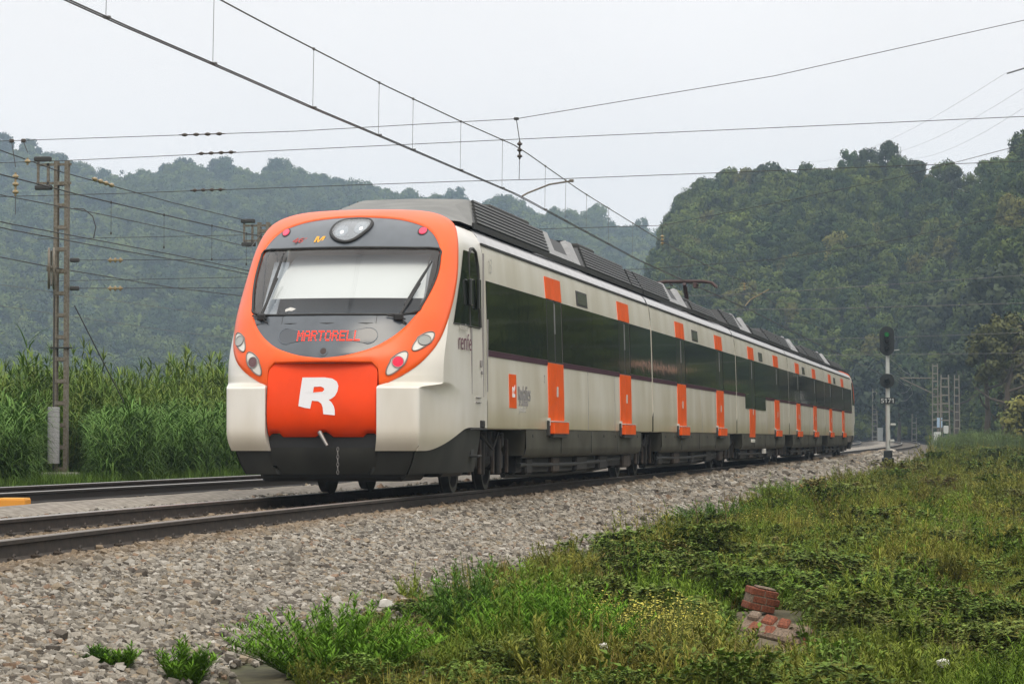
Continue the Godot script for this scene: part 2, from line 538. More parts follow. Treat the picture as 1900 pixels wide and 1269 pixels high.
# ---------------------------------------------------------------- trees
func crown(sd: int, clumps: int, per: int, leaf: float, tall: float, flat := 0.0) -> Geo:   # a crown of radius 1, foot at 0, height tall
	var r := RandomNumberGenerator.new(); r.seed = sd
	var g := Geo.new()
	for k in clumps:
		var a := r.randf() * TAU
		var h := pow(r.randf(), 0.8)
		var rad := sqrt(maxf(0.0, 1.0 - pow(absf(h - 0.45 + flat) / (0.62 + flat), 2.2))) * 0.78
		var c := Vector3(cos(a) * rad * sqrt(r.randf_range(0.25, 1.0)), 0.08 * tall + h * tall * 0.86, sin(a) * rad * sqrt(r.randf_range(0.25, 1.0)))
		var cr := r.randf_range(0.22, 0.42)
		var tone := r.randf_range(0.78, 1.25)
		var warm := r.randf_range(0.9, 1.12)
		for j in per:
			var d := Vector3(r.randfn(), r.randfn() * 0.85 + 0.25, r.randfn()).normalized()
			var p := c + d * cr * pow(r.randf(), 0.4)
			var up := (d + Vector3(r.randfn(), r.randfn(), r.randfn()) * 0.55).normalized()
			var t := up.cross(Vector3(r.randfn(), r.randfn(), r.randfn())).normalized()
			var b := up.cross(t)
			var s := leaf * r.randf_range(0.6, 1.4)
			var nn := (d * 0.75 + up * 0.25 + Vector3.UP * 0.15).normalized()
			var w := tone * r.randf_range(0.8, 1.2)
			g.col = Color(w * warm, w, w * (2.0 - warm))
			var s0 := g.v.size()
			g.vert(p - t * s, nn); g.vert(p + b * s * 0.6, nn); g.vert(p + t * s, nn); g.vert(p - b * s * 0.6, nn)
			g.i.append_array([s0, s0 + 1, s0 + 2, s0, s0 + 2, s0 + 3])
	return g


func trunk(sd: int, h: float, r0: float, lean := 0.06) -> Geo:
	var r := RandomNumberGenerator.new(); r.seed = sd
	var g := Geo.new()
	var pts := []
	var rad := []
	for k in 6:
		var f := k / 5.0
		pts.append(Vector3(lean * h * f * f * r.randf_range(0.5, 1.5), h * f, lean * h * f * r.randf_range(-0.6, 0.6)))
		rad.append(r0 * (1.0 - 0.7 * f))
	g.tube(pts, rad, 7)
	for k in 5:
		var f := 0.45 + 0.1 * k
		var b: Vector3 = Vector3(0, h * f, 0)
		var a := r.randf() * TAU
		var tip := b + Vector3(cos(a), 0.6, sin(a)) * h * 0.25
		g.tube([b, b.lerp(tip, 0.5) + Vector3(0, -0.03 * h, 0), tip], [r0 * 0.45, r0 * 0.3, r0 * 0.12], 5)
	return g


var crowns := []
var trunk_mesh: ArrayMesh


func make_forests() -> void:
	for k in 6:
		var m := crown(100 + k, 34 + 4 * (k % 3), 84, 0.082, [1.9, 1.6, 2.3, 1.7, 2.1, 2.7][k]).mesh()
		m.surface_set_material(0, M.needles)
		crowns.append(m)
	var cy := crown(140, 26, 40, 0.09, 7.0, 0.15).mesh(); cy.surface_set_material(0, M.needles); crowns.append(cy)       # cypress, 6
	var um := crown(141, 30, 46, 0.10, 0.85, 0.0).mesh(); um.surface_set_material(0, M.needles); crowns.append(um)       # umbrella pine, 7
	trunk_mesh = trunk(150, 1.0, 0.035).mesh(); trunk_mesh.surface_set_material(0, M.bark)
	var near := [[], [], [], [], [], []]
	var far := [[], [], [], [], [], []]
	var D := 200.0
	while D < 625.0:
		var X := -220.0
		var step := 3.2
		while X < 88.0:
			step = 3.2 if X > -10.0 else 6.5
			var x := X + rng.randf_range(-0.45, 0.45) * step
			var d := D + rng.randf_range(-0.45, 0.45) * step
			X += step
			if d < along(near_foot, x) + 4.0 or d < 404.0 and x > track_x(d) - 7.0 and x < track_x(d) + 16.0: continue
			var hh := hills(x, d)
			if hh < 0.15 or d > 505.0 + 1.9 * maxf(0.0, x - 2.0): continue
			var big := 1.0 + 0.4 * rng.randf() * rng.randf()
			put_tree(near, x, d, rng.randf_range(1.35, 2.3) * big, rng.randf_range(0.8, 1.15), 0)
		D += 3.4 if D > 350.0 else 6.0
	D = 740.0
	while D < 1325.0:
		var X := 80.0
		while X < 580.0:
			var x := X + rng.randf_range(-3.0, 3.0)
			var d := D + rng.randf_range(-3.0, 3.0)
			X += 8.6
			if hills(x, d) < 1.0: continue
			put_tree(far, x, d, rng.randf_range(3.4, 5.6) * (1.0 + 0.3 * rng.randf() * rng.randf()), rng.randf_range(0.75, 1.1), 1)
		D += 9.5
	for k in 560:   # thick undergrowth along the foot of the near hill
		var x := rng.randf_range(-6.0, 78.0)
		var d := maxf(along(near_foot, x), 250.0) + rng.randf_range(-4.0, 8.0)
		if x > track_x(d) - 6.0 and x < track_x(d) + 15.0 and d < 404.0: d = rng.randf_range(397.0, 404.0)
		put_tree(near, x, d, rng.randf_range(1.2, 2.4), 0.8, 1)
	var a := Node3D.new(); a.name = "forest"; add_child(a)
	tag(a, "dark green pine wood covering the near hill on the right", "forest", "", "stuff")
	var b := Node3D.new(); b.name = "forest_001"; add_child(b); taken["forest"] = 1
	tag(b, "hazy blue pine wood covering the far hill on the left", "forest", "", "stuff")
	for k in 6:
		scatter("pine_crowns", crowns[k], near[k], a)
		scatter("pine_crowns", crowns[k], far[k], b)
	skyline()


func green(kind: int) -> Color:
	var c := Color(0.056, 0.080, 0.022).lerp(Color(0.100, 0.128, 0.030), rng.randf())
	if kind == 0 and rng.randf() < 0.08: c = Color(0.115, 0.115, 0.030)
	if rng.randf() < 0.22: c = Color(0.040, 0.064, 0.024)
	return c * rng.randf_range(0.9, 1.35)


func put_tree(list: Array, x: float, d: float, r: float, tall: float, kind: int) -> void:
	var y := ground_y(x, d) + r * 0.35
	var b := Basis(Vector3.UP, rng.randf() * TAU).scaled(Vector3(r * rng.randf_range(0.85, 1.15), r * tall, r))
	list[rng.randi() % 6].append([Transform3D(b, at(x, y, d)), green(kind)])


func tree(called: String, label: String, X: float, D: float, crown_no: int, r: float, h: float, tone: Color, group: String, cat := "tree") -> Node3D:   # r crown radius, h whole height
	var base := ground_y(X, D) - 0.1
	var o := thing(called, label, cat, at(X, base, D), group)
	var tall: float = [1.9, 1.6, 2.3, 1.7, 2.1, 2.7, 7.0, 0.85][crown_no] * r
	if crown_no == 6: tall = h * 0.95
	var ch := tall if crown_no != 6 else tall
	var low := maxf(0.0, h - ch)
	again(trunk_mesh, "trunk", o, Transform3D(Basis(Vector3.UP, X).scaled(Vector3(h * 0.9, low + ch * 0.55, h * 0.9)), Vector3.ZERO))
	var sy := r if crown_no != 6 else tall / 7.0
	var mm := again(crowns[crown_no].duplicate(), "crown", o, Transform3D(Basis(Vector3.UP, X * 3.1 + D).scaled(Vector3(r, sy, r)), Vector3(0, low, 0)))
	var key := "needles_%d" % int(tone.r * 4000.0 + tone.g * 77000.0)
	if not M.has(key):
		mat(key, tone.linear_to_srgb(), 0.8, 0.0, 0.25).vertex_color_use_as_albedo = true
	mm.mesh.surface_set_material(0, M[key])
	return o


func skyline() -> void:
	var mirrored := [[], [], [], [], [], []]
	var dull := Color(0.042, 0.058, 0.026)
	var g := "pines standing out on the far ridge"
	# offset left, distance, crown, radius, height
	tree("pine_tree", "tall dark pine at the left end of the far ridge, cut by the frame", 462.1, 1278, 0, 5, 17, dull, g)
	tree("pine_tree", "broad round pine rising highest above the far ridge, behind the mast top", 449, 1278, 3, 6.5, 18, dull, g)
	tree("pine_tree", "flat-topped pine just right of the mast top on the far ridge", 434.6, 1278, 7, 4.5, 15, dull, g)
	tree("cypress_tree", "cypress with a bushy foot right of the mast on the far ridge", 425, 1278, 6, 1.8, 17, dull, "cypresses on the far ridge")
	tree("cypress_tree", "thin short cypress left of the pair on the far ridge", 413.8, 1278, 6, 1, 15, dull, "cypresses on the far ridge")
	tree("cypress_tree", "thinnest cypress, spike-like, in the dip of the far ridge", 410.5, 1278, 6, 0.7, 17, dull, "cypresses on the far ridge")
	tree("cypress_tree", "widest cypress, dark and pointed, in the dip of the far ridge", 404.8, 1278, 6, 1.9, 17, dull, "cypresses on the far ridge")
	tree("cypress_tree", "short cypress right beside the widest one on the far ridge", 401.7, 1278, 6, 1, 14, dull, "cypresses on the far ridge")
	tree("pine_tree", "pine with a small raised head left of the leaning pair on the far ridge", 384.2, 1278, 2, 4.2, 15, dull, g)
	tree("pine_tree", "umbrella pine leaning out with sky under its crown on the far ridge", 375.2, 1278, 7, 5.2, 17, dull, g)
	tree("pine_tree", "big mounded pine at the rounded top of the far ridge", 357.4, 1278, 1, 7, 17, dull, g)
	tree("pine_tree", "rounded pine on the far ridge where it starts to fall to the right", 332.2, 1278, 3, 6.5, 16, dull, g)
	tree("pine_tree", "small pine on the far ridge just above the train's roof fairing", 287.4, 1278, 0, 4.5, 13, dull, g)
	var near := "pines standing out on the near hilltop"
	tree("pine_tree", "rounded pine at the left end of the near hill's crest", 60.6, 579.3, 1, 3.4, 6.5, dull, near)
	tree("pine_tree", "wide dome of pine on the near crest, beside a gap of sky", 46.1, 551.8, 3, 4.2, 7, dull, near)
	tree("pine_tree", "tall narrow pine at the highest point of the near crest's middle", 21.4, 504.9, 5, 2.3, 8.5, dull, near)
	tree("pine_tree", "dense dark pine left of the narrow one on the near crest", 25.5, 512.6, 2, 2.8, 8, dull, near)
	tree("pine_tree", "lone ragged pine standing in the dip before the rising right slope", 10, 483.2, 2, 1.8, 8, Color(0.05, 0.062, 0.03), near)
	tree("pine_tree", "low round pine in the dip of the near crest", 16.6, 495.7, 1, 2.4, 7, dull, near)
	# trees at the hill's foot, by the curve
	var foot := "trees at the foot of the near hill"
	var olive := Color(0.080, 0.085, 0.030)
	tree("slender_tree", "slender tree with a bare dark trunk behind the reeds, left of two", 2.15, 225, 2, 1.9, 9.5, olive, foot)
	tree("slender_tree", "slender tree with a bare dark trunk beside the yellow-green bush", 0.75, 222, 5, 1.8, 10.5, olive, foot)
	tree("slender_tree", "thin tree half hidden behind the lattice masts", 6.6, 330, 2, 2.4, 11, Color(0.04, 0.055, 0.024), foot)
	tree("leafy_bush", "yellow-green leafy bush at the right edge, taller than the reeds", -0.7, 200, 1, 1.9, 3.9, Color(0.17, 0.17, 0.045), "", "bush")
	tree("leafy_tree", "olive-brown leafy tree at the right edge under the hill", -1.6, 240, 3, 4.2, 10, Color(0.085, 0.08, 0.035), foot)
	tree("leafy_tree", "dark broad tree behind the end of the tracks' curve", 19.2, 400, 0, 4.8, 10.4, Color(0.032, 0.045, 0.024), foot)
	tree("leafy_tree", "dark tree behind the signal post, left of the lattice masts", 14.8, 376, 1, 4, 9.2, Color(0.034, 0.048, 0.024), foot)
	tree("leafy_tree", "green rounded tree right behind the two close lattice masts", 9.5, 420, 1, 5.2, 11.5, Color(0.05, 0.065, 0.024), foot)
	tree("leafy_tree", "dark green tree between the lattice masts and the slender trees", 5, 360, 0, 4.4, 10, Color(0.04, 0.055, 0.024), foot)
	tree("leafy_tree", "dark tree behind the slender trees at the hill's foot", 1.5, 345, 3, 5, 11, Color(0.042, 0.055, 0.025), foot)
	# outside the frame on the right: bushes and a shed, mirrored in the train's windows
	for k in 150:
		var x := rng.randf_range(-18.0, -7.0)
		var d = [rng.randf_range(70.0, 165.0), rng.randf_range(165.0, 250.0), rng.randf_range(245.0, 330.0)][k % 3]
		if d > 165.0 and d < 248.0 and x < -8.0: x = -7.4
		put_tree(mirrored, x, d, rng.randf_range(1.8, 4.0) if x < -8.0 else rng.randf_range(1.0, 1.7), 1.5, 0)
	var mo := Node3D.new(); mo.name = "hedge"; add_child(mo)
	tag(mo, "bushes right of the frame, seen only mirrored in the train's windows", "bushes", "", "stuff")
	for k in 6: scatter("bushes", crowns[k], mirrored[k], mo)
	var sh := thing("brick_shed", "long reddish shed right of the frame, seen only mirrored in the train's windows", "shed", at(-12.0, ground_y(-12, 200) - 0.2, 206))
	var sw := Geo.new(); sw.box(Vector3(0, 3.4, 0), Vector3(6, 6.8, 74)); obj("wall", sw, mat("old_brick", lin(0.10, 0.062, 0.042), 0.9), sh)
	var sr := Geo.new(); sr.prism(PackedVector2Array([Vector2(-3.4, 6.81), Vector2(3.4, 6.81), Vector2(0, 8.0)]), -37.5, 37.5); obj("roof", sr, M.tile_roof, sh)
	for k in 9:
		var q := Geo.new(); q.box(Vector3(-3.0, 4.2, -33.0 + 8.2 * k), Vector3(0.12, 2.2, 2.6)); obj("window", q, M.glass_dark, sh)
	# the pale house among the cypresses
	var h := thing("house", "tiny pale house with a tiled roof among the cypresses on the far ridge", "house", at(413, ground_y(413, 1288) + 1.0, 1288))
	var w := Geo.new(); w.box(Vector3(0, 3.0, 0), Vector3(11, 6, 7)); obj("wall", w, M.plaster, h)
	var rf := Geo.new()
	rf.prism(PackedVector2Array([Vector2(-5, 6.02), Vector2(5, 6.02), Vector2(0, 8.2)]), -4, 4)
	obj("roof", rf, M.tile_roof, h)
	for k in 2:
		var wi := Geo.new(); wi.box(Vector3(-2 + 4 * k, 3.4, 3.51), Vector3(1.1, 1.4, 0.08)); obj("window", wi, M.glass_dark, h)


# ---------------------------------------------------------------- tracks
func rail_mesh(center: Callable, off: float, d0: float, d1: float, head: Material, side: Material, far: bool) -> ArrayMesh:
	var prof := [Vector2(-0.065, -0.170), Vector2(-0.065, -0.158), Vector2(-0.012, -0.135), Vector2(-0.009, -0.05), Vector2(-0.034, -0.038), Vector2(-0.036, -0.008), Vector2(-0.028, 0.0), Vector2(0.028, 0.0), Vector2(0.036, -0.008), Vector2(0.034, -0.038), Vector2(0.009, -0.05), Vector2(0.012, -0.135), Vector2(0.065, -0.158), Vector2(0.065, -0.170)]
	var gh := Geo.new()
	var gs := Geo.new()
	var ds := []
	var D := d0
	while D < d1:
		ds.append(D); D += 1.5 if D < 60 else 4.0 if D < 180.0 else 6.0
	ds.append(d1)
	for k in prof.size() - 1:
		var g: Geo = gh if k >= 5 and k <= 7 else gs
		var rows := []
		for d in ds:
			var X: float = center.call(d) - off
			rows.append(PackedVector3Array([at(X - prof[k].x, prof[k].y + rise(d), d), at(X - prof[k + 1].x, prof[k + 1].y + rise(d), d)]))
		g.grid(rows)
	var m := ArrayMesh.new()
	gs.add_to(m); m.surface_set_material(0, side)
	gh.add_to(m); m.surface_set_material(1, head)
	return m


func make_tracks() -> void:
	var t := thing("railway_track", "railway track under the train, brown rails bedded in grey ballast", "railway track")
	for s in [1.0, -1.0]:
		var o := MeshInstance3D.new(); o.name = "rail"
		o.mesh = rail_mesh(track_x, 0.868 * s, 10.0, 397.0, M.rail_head if s < 0 else M.rail_dull, M.rail_rust, false)
		t.add_child(o, true)
	var cl := Geo.new()
	var D := 14.0
	while D < 110.0:
		for s in [1.0, -1.0]:
			for q in [1.0, -1.0]:
				var X: float = track_x(D) - 0.868 * s - 0.085 * q
				cl.cbox(at(X, -0.150, D), Vector3(0.075, 0.045, 0.11), 0.012)
				cl.tube([at(X, -0.13, D - 0.03), at(X, -0.112, D), at(X, -0.13, D + 0.03)], 0.011, 5)
		D += 0.6
	tag(obj("rail_clips", cl, M.rail_rust, t), "", "", "", "stuff")
	var t2 := thing("railway_track", "second railway track, nearly black rails, beside the reeds on the left", "railway track")
	for s in [1.0, -1.0]:
		var o := MeshInstance3D.new(); o.name = "rail"
		o.mesh = rail_mesh(second_x, 0.868 * s, 10.0, 397.0, M.rail_head, M.rail_black if s > 0 else M.rail_rust, false)
		t2.add_child(o, true)
	ballast()


func rock(sd: int) -> ArrayMesh:
	var r := RandomNumberGenerator.new(); r.seed = sd
	var g := Geo.new()
	# an angular stone: a cut cube with shifted corners
	var pts := []
	for x in [-1, 1]:
		for y in [-1, 1]:
			for z in [-1, 1]:
				pts.append(Vector3(x * r.randf_range(0.42, 0.95), y * r.randf_range(0.35, 0.75), z * r.randf_range(0.42, 0.95)) * 0.5)
	var top := Vector3(r.randf_range(-0.15, 0.15), r.randf_range(0.36, 0.5), r.randf_range(-0.15, 0.15))
	var f := [[0, 1, 3, 2], [4, 5, 7, 6], [0, 1, 5, 4], [0, 2, 6, 4], [1, 3, 7, 5]]
	for q in f:
		var mid := Vector3.ZERO
		for k in q: mid += pts[k]
		mid = mid / 4.0 * r.randf_range(1.02, 1.25)
		for k in 4: g.face([pts[q[k]], pts[q[(k + 1) % 4]], mid], Vector3.ZERO)
	var tq := [2, 3, 7, 6]
	for k in 4: g.face([pts[tq[k]], pts[tq[(k + 1) % 4]], top], Vector3.ZERO)
	var m := g.mesh(); m.surface_set_material(0, M.stone)
	return m


func stone_tone(e: float) -> Color:
	var c := Color(0.40, 0.375, 0.335)
	var q := rng.randf()
	if q < 0.22: c = Color(0.255, 0.24, 0.215)
	elif q < 0.34: c = Color(0.35, 0.295, 0.225)
	elif q < 0.50: c = Color(0.135, 0.12, 0.105)
	elif q < 0.62: c = Color(0.52, 0.505, 0.475)
	elif q < 0.645: c = Color(0.33, 0.23, 0.165)
	c = c * 0.88
	var rust := 1.0 - smoothstep(0.25, 0.85, absf(absf(e) - 0.868))
	c = c.lerp(Color(0.235, 0.17, 0.105), rust * 0.72)
	return c * Color(1.0, 0.965, 0.90) * rng.randf_range(0.75, 1.15)


func ballast() -> void:
	var rocks := []
	for k in 6: rocks.append(rock(300 + k))
	var lists := [[], [], [], [], [], []]
	var D := 13.0
	while D < 170.0:
		var size := 0.034 if D < 30.0 else 0.034 + (D - 30.0) * 0.00125
		var dd := size * 0.80
		for zone in [[-3.75, -0.95, 1.0], [-0.80, 0.80, 1.0], [0.95, 1.95, 1.0], [3.4, 5.0, 0.5]]:
			if zone[2] < 1.0 and (D < 30.0 or D > 60.0): continue
			if zone[0] > -1.0 and (D > 70.0 or D < 20.0): continue
			var n: float = (zone[1] - zone[0]) / (size * 0.86)
			for k in int(n):
				var e := lerpf(zone[0], zone[1], (k + rng.randf()) / n)
				var d := D + rng.randf_range(-0.5, 0.5) * dd * 1.6
				if e < -2.6:
					var keep := 1.0 - smoothstep(-2.7, -3.7, e + 0.45 * patch.get_noise_2d(d * 1.5, 7.0))
					if rng.randf() > keep: continue
				var X := track_x(d) + e
				var s := size * rng.randf_range(0.6, 1.45) * (1.0 if rng.randf() < 0.93 else 1.5)
				var b := Basis.from_euler(Vector3(rng.randf() * TAU, rng.randf() * TAU, rng.randf() * TAU)).scaled(Vector3(s * 1.25, s, s * 1.05))
				var lift := rng.randf_range(0.0, 0.5) * s + 0.012
				if absf(absf(e) - 0.868) < 0.16: lift = -0.3 * s
				lists[rng.randi() % 6].append([Transform3D(b, at(X, ground_y(X, d) + lift, d)), stone_tone(e)])
		D += dd
	var o := Node3D.new(); o.name = "ballast"; add_child(o)
	tag(o, "grey and tan crushed stones of the railway ballast", "ballast", "", "stuff")
	for k in 6: scatter("stones", rocks[k], lists[k], o)
	var tall := 0
	for l in lists: tall += l.size()
	print("stones ", tall)
	# loose single stones that show in the verge
	var list := [[4.78, 21.79, 0.075, "white stone lying on the bare patch beside the dry grass"], [3.24, 25.56, 0.08, "pale pebble lying among the weeds right of the dry grass"], [0.65, 17.98, 0.05, "pale stone at the lower edge of the picture, right of the rubble"], [0.45, 18.14, 0.06, "bright white stone in the grass near the bottom right corner"], [2.52, 17.78, 0.05, "small white stone below the yellow-flowered weeds"]]
	for e in list:
		var s := MeshInstance3D.new(); s.mesh = rocks[0].duplicate()
		var wm := mat("pale_stone", lin(0.62, 0.60, 0.56), 0.9)
		s.mesh.surface_set_material(0, wm)
		s.name = numbered("loose_stone"); add_child(s)
		s.transform = Transform3D(Basis.from_euler(Vector3(0.2, e[1], 0.1)).scaled(Vector3.ONE * e[2] * 1.3), at(e[0], ground_y(e[0], e[1]) + 0.10, e[1]))
		tag(s, e[3], "stone")


# ---------------------------------------------------------------- the train
# Measured on the nose: t to the side, y above the rail, s back from the nose. The train's node stands at its nose; s runs towards -z.
const LENGTH := 98.05
var nose_y := [0.2, 0.6, 1.2, 1.72, 1.88, 2.015, 2.35, 2.57, 2.92, 3.28, 3.52, 3.65, 3.75, 3.83, 3.90]
var nose_s := [0.0, 0.0, 0.0, 0.01, 0.08, 0.17, 0.41, 0.62, 0.97, 1.33, 1.66, 1.90, 2.15, 2.45, 3.0]
var mask_line := [Vector2(0, 3.72), Vector2(0.3, 3.715), Vector2(0.6, 3.68), Vector2(0.87, 3.605), Vector2(1.03, 3.515), Vector2(1.135, 3.39), Vector2(1.205, 3.25), Vector2(1.232, 3.11), Vector2(1.235, 2.9), Vector2(1.19, 2.65), Vector2(1.11, 2.39), Vector2(1.05, 2.30), Vector2(0.995, 2.205), Vector2(0.92, 2.12), Vector2(0.835, 2.04), Vector2(0.71, 1.952), Vector2(0.67, 1.93), Vector2(0.582, 1.885), Vector2(0.30, 1.80), Vector2(0, 1.772)]
var ring_line := [Vector2(0, 3.86), Vector2(0.4, 3.855), Vector2(0.8, 3.83), Vector2(1.05, 3.77), Vector2(1.23, 3.67), Vector2(1.31, 3.56), Vector2(1.375, 3.34), Vector2(1.41, 3.08), Vector2(1.43, 2.85), Vector2(1.435, 2.6), Vector2(1.425, 2.35), Vector2(1.39, 2.09), Vector2(1.325, 1.89), Vector2(1.195, 1.70), Vector2(1.0, 1.55), Vector2(0.725, 1.41), Vector2(0.718, 1.62), Vector2(0.64, 1.715), Vector2(0.3, 1.724), Vector2(0, 1.725)]


func smooth_at(xs: Array, ys: Array, x: float) -> float:   # monotone-ish cubic through the list
	var k := 0
	while k < xs.size() - 2 and x > xs[k + 1]: k += 1
	var h: float = xs[k + 1] - xs[k]
	var f := clampf((x - xs[k]) / h, 0.0, 1.0)
	var d: float = (ys[k + 1] - ys[k]) / h
	var m0: float = d if k == 0 else ((ys[k] - ys[k - 1]) / (xs[k] - xs[k - 1]) + d) * 0.5
	var m1: float = d if k + 2 >= xs.size() else ((ys[k + 2] - ys[k + 1]) / (xs[k + 2] - xs[k + 1]) + d) * 0.5
	if is_zero_approx(d): m0 = 0.0; m1 = 0.0
	var f2 := f * f
	var f3 := f2 * f
	return ys[k] * (2 * f3 - 3 * f2 + 1) + m0 * h * (f3 - 2 * f2 + f) + ys[k + 1] * (3 * f2 - 2 * f3) + m1 * h * (f3 - f2)


func nose(t: float, y: float) -> float:
	var a := absf(t)
	return smooth_at(nose_y, nose_s, y) + 0.26 * a * a + 0.3 * pow(a / 1.45, 10.0)


func V(t: float, y: float, s: float) -> Vector3:
	return Vector3(t, y, -s)


func on_nose(t: float, y: float, proud := 0.0) -> Vector3:
	var e := 0.02
	var q := Vector3((nose(t + e, y) - nose(t - e, y)) / (2 * e), (nose(t, y + e) - nose(t, y - e)) / (2 * e), 1.0).normalized()
	return V(t, y, nose(t, y)) + q * proud


func half(y: float) -> float:   # half width of the body at a height
	return along([[0.3, 1.36], [0.5, 1.42], [0.9, 1.47], [1.3, 1.47], [1.95, 1.455], [2.95, 1.425], [3.3, 1.395], [3.45, 1.365], [3.56, 1.31], [3.64, 1.24], [3.70, 1.12]], y)


func side_t(s: float, y: float) -> float:   # half width, drawn in towards the nose
	var hw := half(y)
	var a := minf(1.43, hw - 0.02)
	var s0 := nose(a, y)
	if s >= 2.6 or s0 >= 2.6: return hw
	var f := clampf((s - s0) / (2.6 - s0), 0.0, 1.0)
	return hw - (hw - a) * (1.0 - f) * (1.0 - f)


func ring_t(y: float) -> float:
	if y < 1.41: return 0.725
	for k in range(14, 3, -1):
		var a: Vector2 = ring_line[k + 1]
		var b: Vector2 = ring_line[k]
		if y >= a.y and y <= b.y: return lerpf(a.x, b.x, (y - a.y) / (b.y - a.y))
	return 1.30


func slab(g: Geo, s0: float, s1: float, ys: Array, proud: float, side := 1.0, deep := 0.03, along_n := 1) -> void:   # a panel lying on the body's side
	var front := []
	for y in ys:
		var row := PackedVector3Array()
		for k in along_n + 1:
			var s := lerpf(s0, s1, float(k) / along_n)
			row.append(V(side * (side_t(s, y) + proud), y, s))
		front.append(row)
	g.grid(front)
	var inn := Vector3(-side * deep, 0, 0)
	for r in ys.size() - 1:
		for k in [0, along_n]:
			g.face([front[r][k], front[r + 1][k], front[r + 1][k] + inn, front[r][k] + inn], V(side * 1.4, (ys[0] + ys[-1]) * 0.5, (s0 + s1) * 0.5))
	for r in [0, ys.size() - 1]:
		for k in along_n:
			g.face([front[r][k], front[r][k + 1], front[r][k + 1] + inn, front[r][k] + inn], V(side * 1.4, (ys[0] + ys[-1]) * 0.5, (s0 + s1) * 0.5))


func facing(t: float, y: float, s: float) -> Transform3D:   # lettering on the right side
	return Transform3D(Basis(Vector3.UP, PI / 2), V(t, y, s))


func spline(pts: Array, per: int, closed: bool) -> Array:
	var out := []
	var n := pts.size()
	for k in (n if closed else n - 1):
		var p0: Vector2 = pts[(k - 1 + n) % n] if closed or k > 0 else pts[k]
		var p1: Vector2 = pts[k]
		var p2: Vector2 = pts[(k + 1) % n]
		var p3: Vector2 = pts[(k + 2) % n] if closed or k + 2 < n else p2
		for j in per:
			out.append(p1.cubic_interpolate(p2, p0, p3, float(j) / per))
	if not closed: out.append(pts[-1])
	return out


func on_face(g: Geo, outline: Array, proud: float, deep: float, rings := 3) -> void:   # a convex outline in (t, y) laid on the nose, with an edge
	var c := Vector2.ZERO
	for p in outline: c += p
	c /= outline.size()
	var rows := []
	for r in rings + 1:
		var row := PackedVector3Array()
		for k in outline.size() + 1:
			var p: Vector2 = c.lerp(outline[k % outline.size()], maxf(0.02, float(r) / rings))
			row.append(on_nose(p.x, p.y, proud))
		rows.append(row)
	g.grid(rows)
	var edge := []
	for d in [proud, proud - deep]:
		var row := PackedVector3Array()
		for k in outline.size() + 1:
			var p: Vector2 = outline[k % outline.size()]
			row.append(on_nose(p.x, p.y, d))
		edge.append(row)
	g.grid(edge)


func rim(g: Geo, outline: Array, r: float, proud: float, sides := 6) -> void:
	var pts := []
	for k in outline.size() + 1:
		var p: Vector2 = outline[k % outline.size()]
		pts.append(on_nose(p.x, p.y, proud))
	g.tube(pts, r, sides, false)


func circle(c: Vector2, r: float, n := 20) -> Array:
	var o := []
	for k in n: o.append(c + Vector2(cos(TAU * k / n), sin(TAU * k / n)) * r)
	return o


func flip(a: Array) -> Array:
	var o := []
	for p in a: o.push_front(Vector2(-p.x, p.y))
	return o


func ring_geo() -> Geo:
	var g := Geo.new()
	var a := []
	var b := []
	for k in mask_line.size() - 1:
		for j in 3:
			a.append(mask_line[k].lerp(mask_line[k + 1], j / 3.0)); b.append(ring_line[k].lerp(ring_line[k + 1], j / 3.0))
	a.append(mask_line[-1]); b.append(ring_line[-1])
	# round the straight runs a little
	for pas in 2:
		var a2 := a.duplicate(); var b2 := b.duplicate()
		for k in range(1, a.size() - 1):
			a2[k] = (a[k - 1] + a[k] * 2 + a[k + 1]) / 4.0
			if k < 44: b2[k] = (b[k - 1] + b[k] * 2 + b[k + 1]) / 4.0
		a = a2; b = b2
	var rows := []
	for f in [-0.001, 0.0, 0.12, 0.3, 0.5, 0.7, 0.88, 1.0, 1.001]:
		var row := PackedVector3Array()
		for side in [1.0, -1.0]:
			for k in range(a.size() - 1, -1, -1) if side > 0 else range(1, a.size()):
				var p: Vector2 = a[k].lerp(b[k], clampf(f, 0, 1))
				var pr := 0.014 * sin(PI * clampf(f * 0.8 + 0.1, 0.0, 1.0)) + 0.004
				if f < 0.0 or f > 1.0: pr = -0.03
				row.append(on_nose(side * p.x, p.y, pr))
		rows.append(row)
	g.grid(rows)
	return g


func mask_half(y: float) -> float:
	for k in mask_line.size() - 1:
		var a: Vector2 = mask_line[k]
		var b: Vector2 = mask_line[k + 1]
		if y <= a.y and y >= b.y: return lerpf(a.x, b.x, (a.y - y) / (a.y - b.y))
	return 0.0


func mask_patch(y0: float, y1: float, proud: float, grow := 0.006, n := 14) -> Geo:
	var g := Geo.new()
	var rows := []
	for k in n + 1:
		var y := lerpf(y0, y1, float(k) / n)
		var w := mask_half(y) + grow
		var row := PackedVector3Array()
		for j in 25: row.append(on_nose(w * (j - 12) / 12.0, y, proud))
		rows.append(row)
	g.grid(rows)
	return g


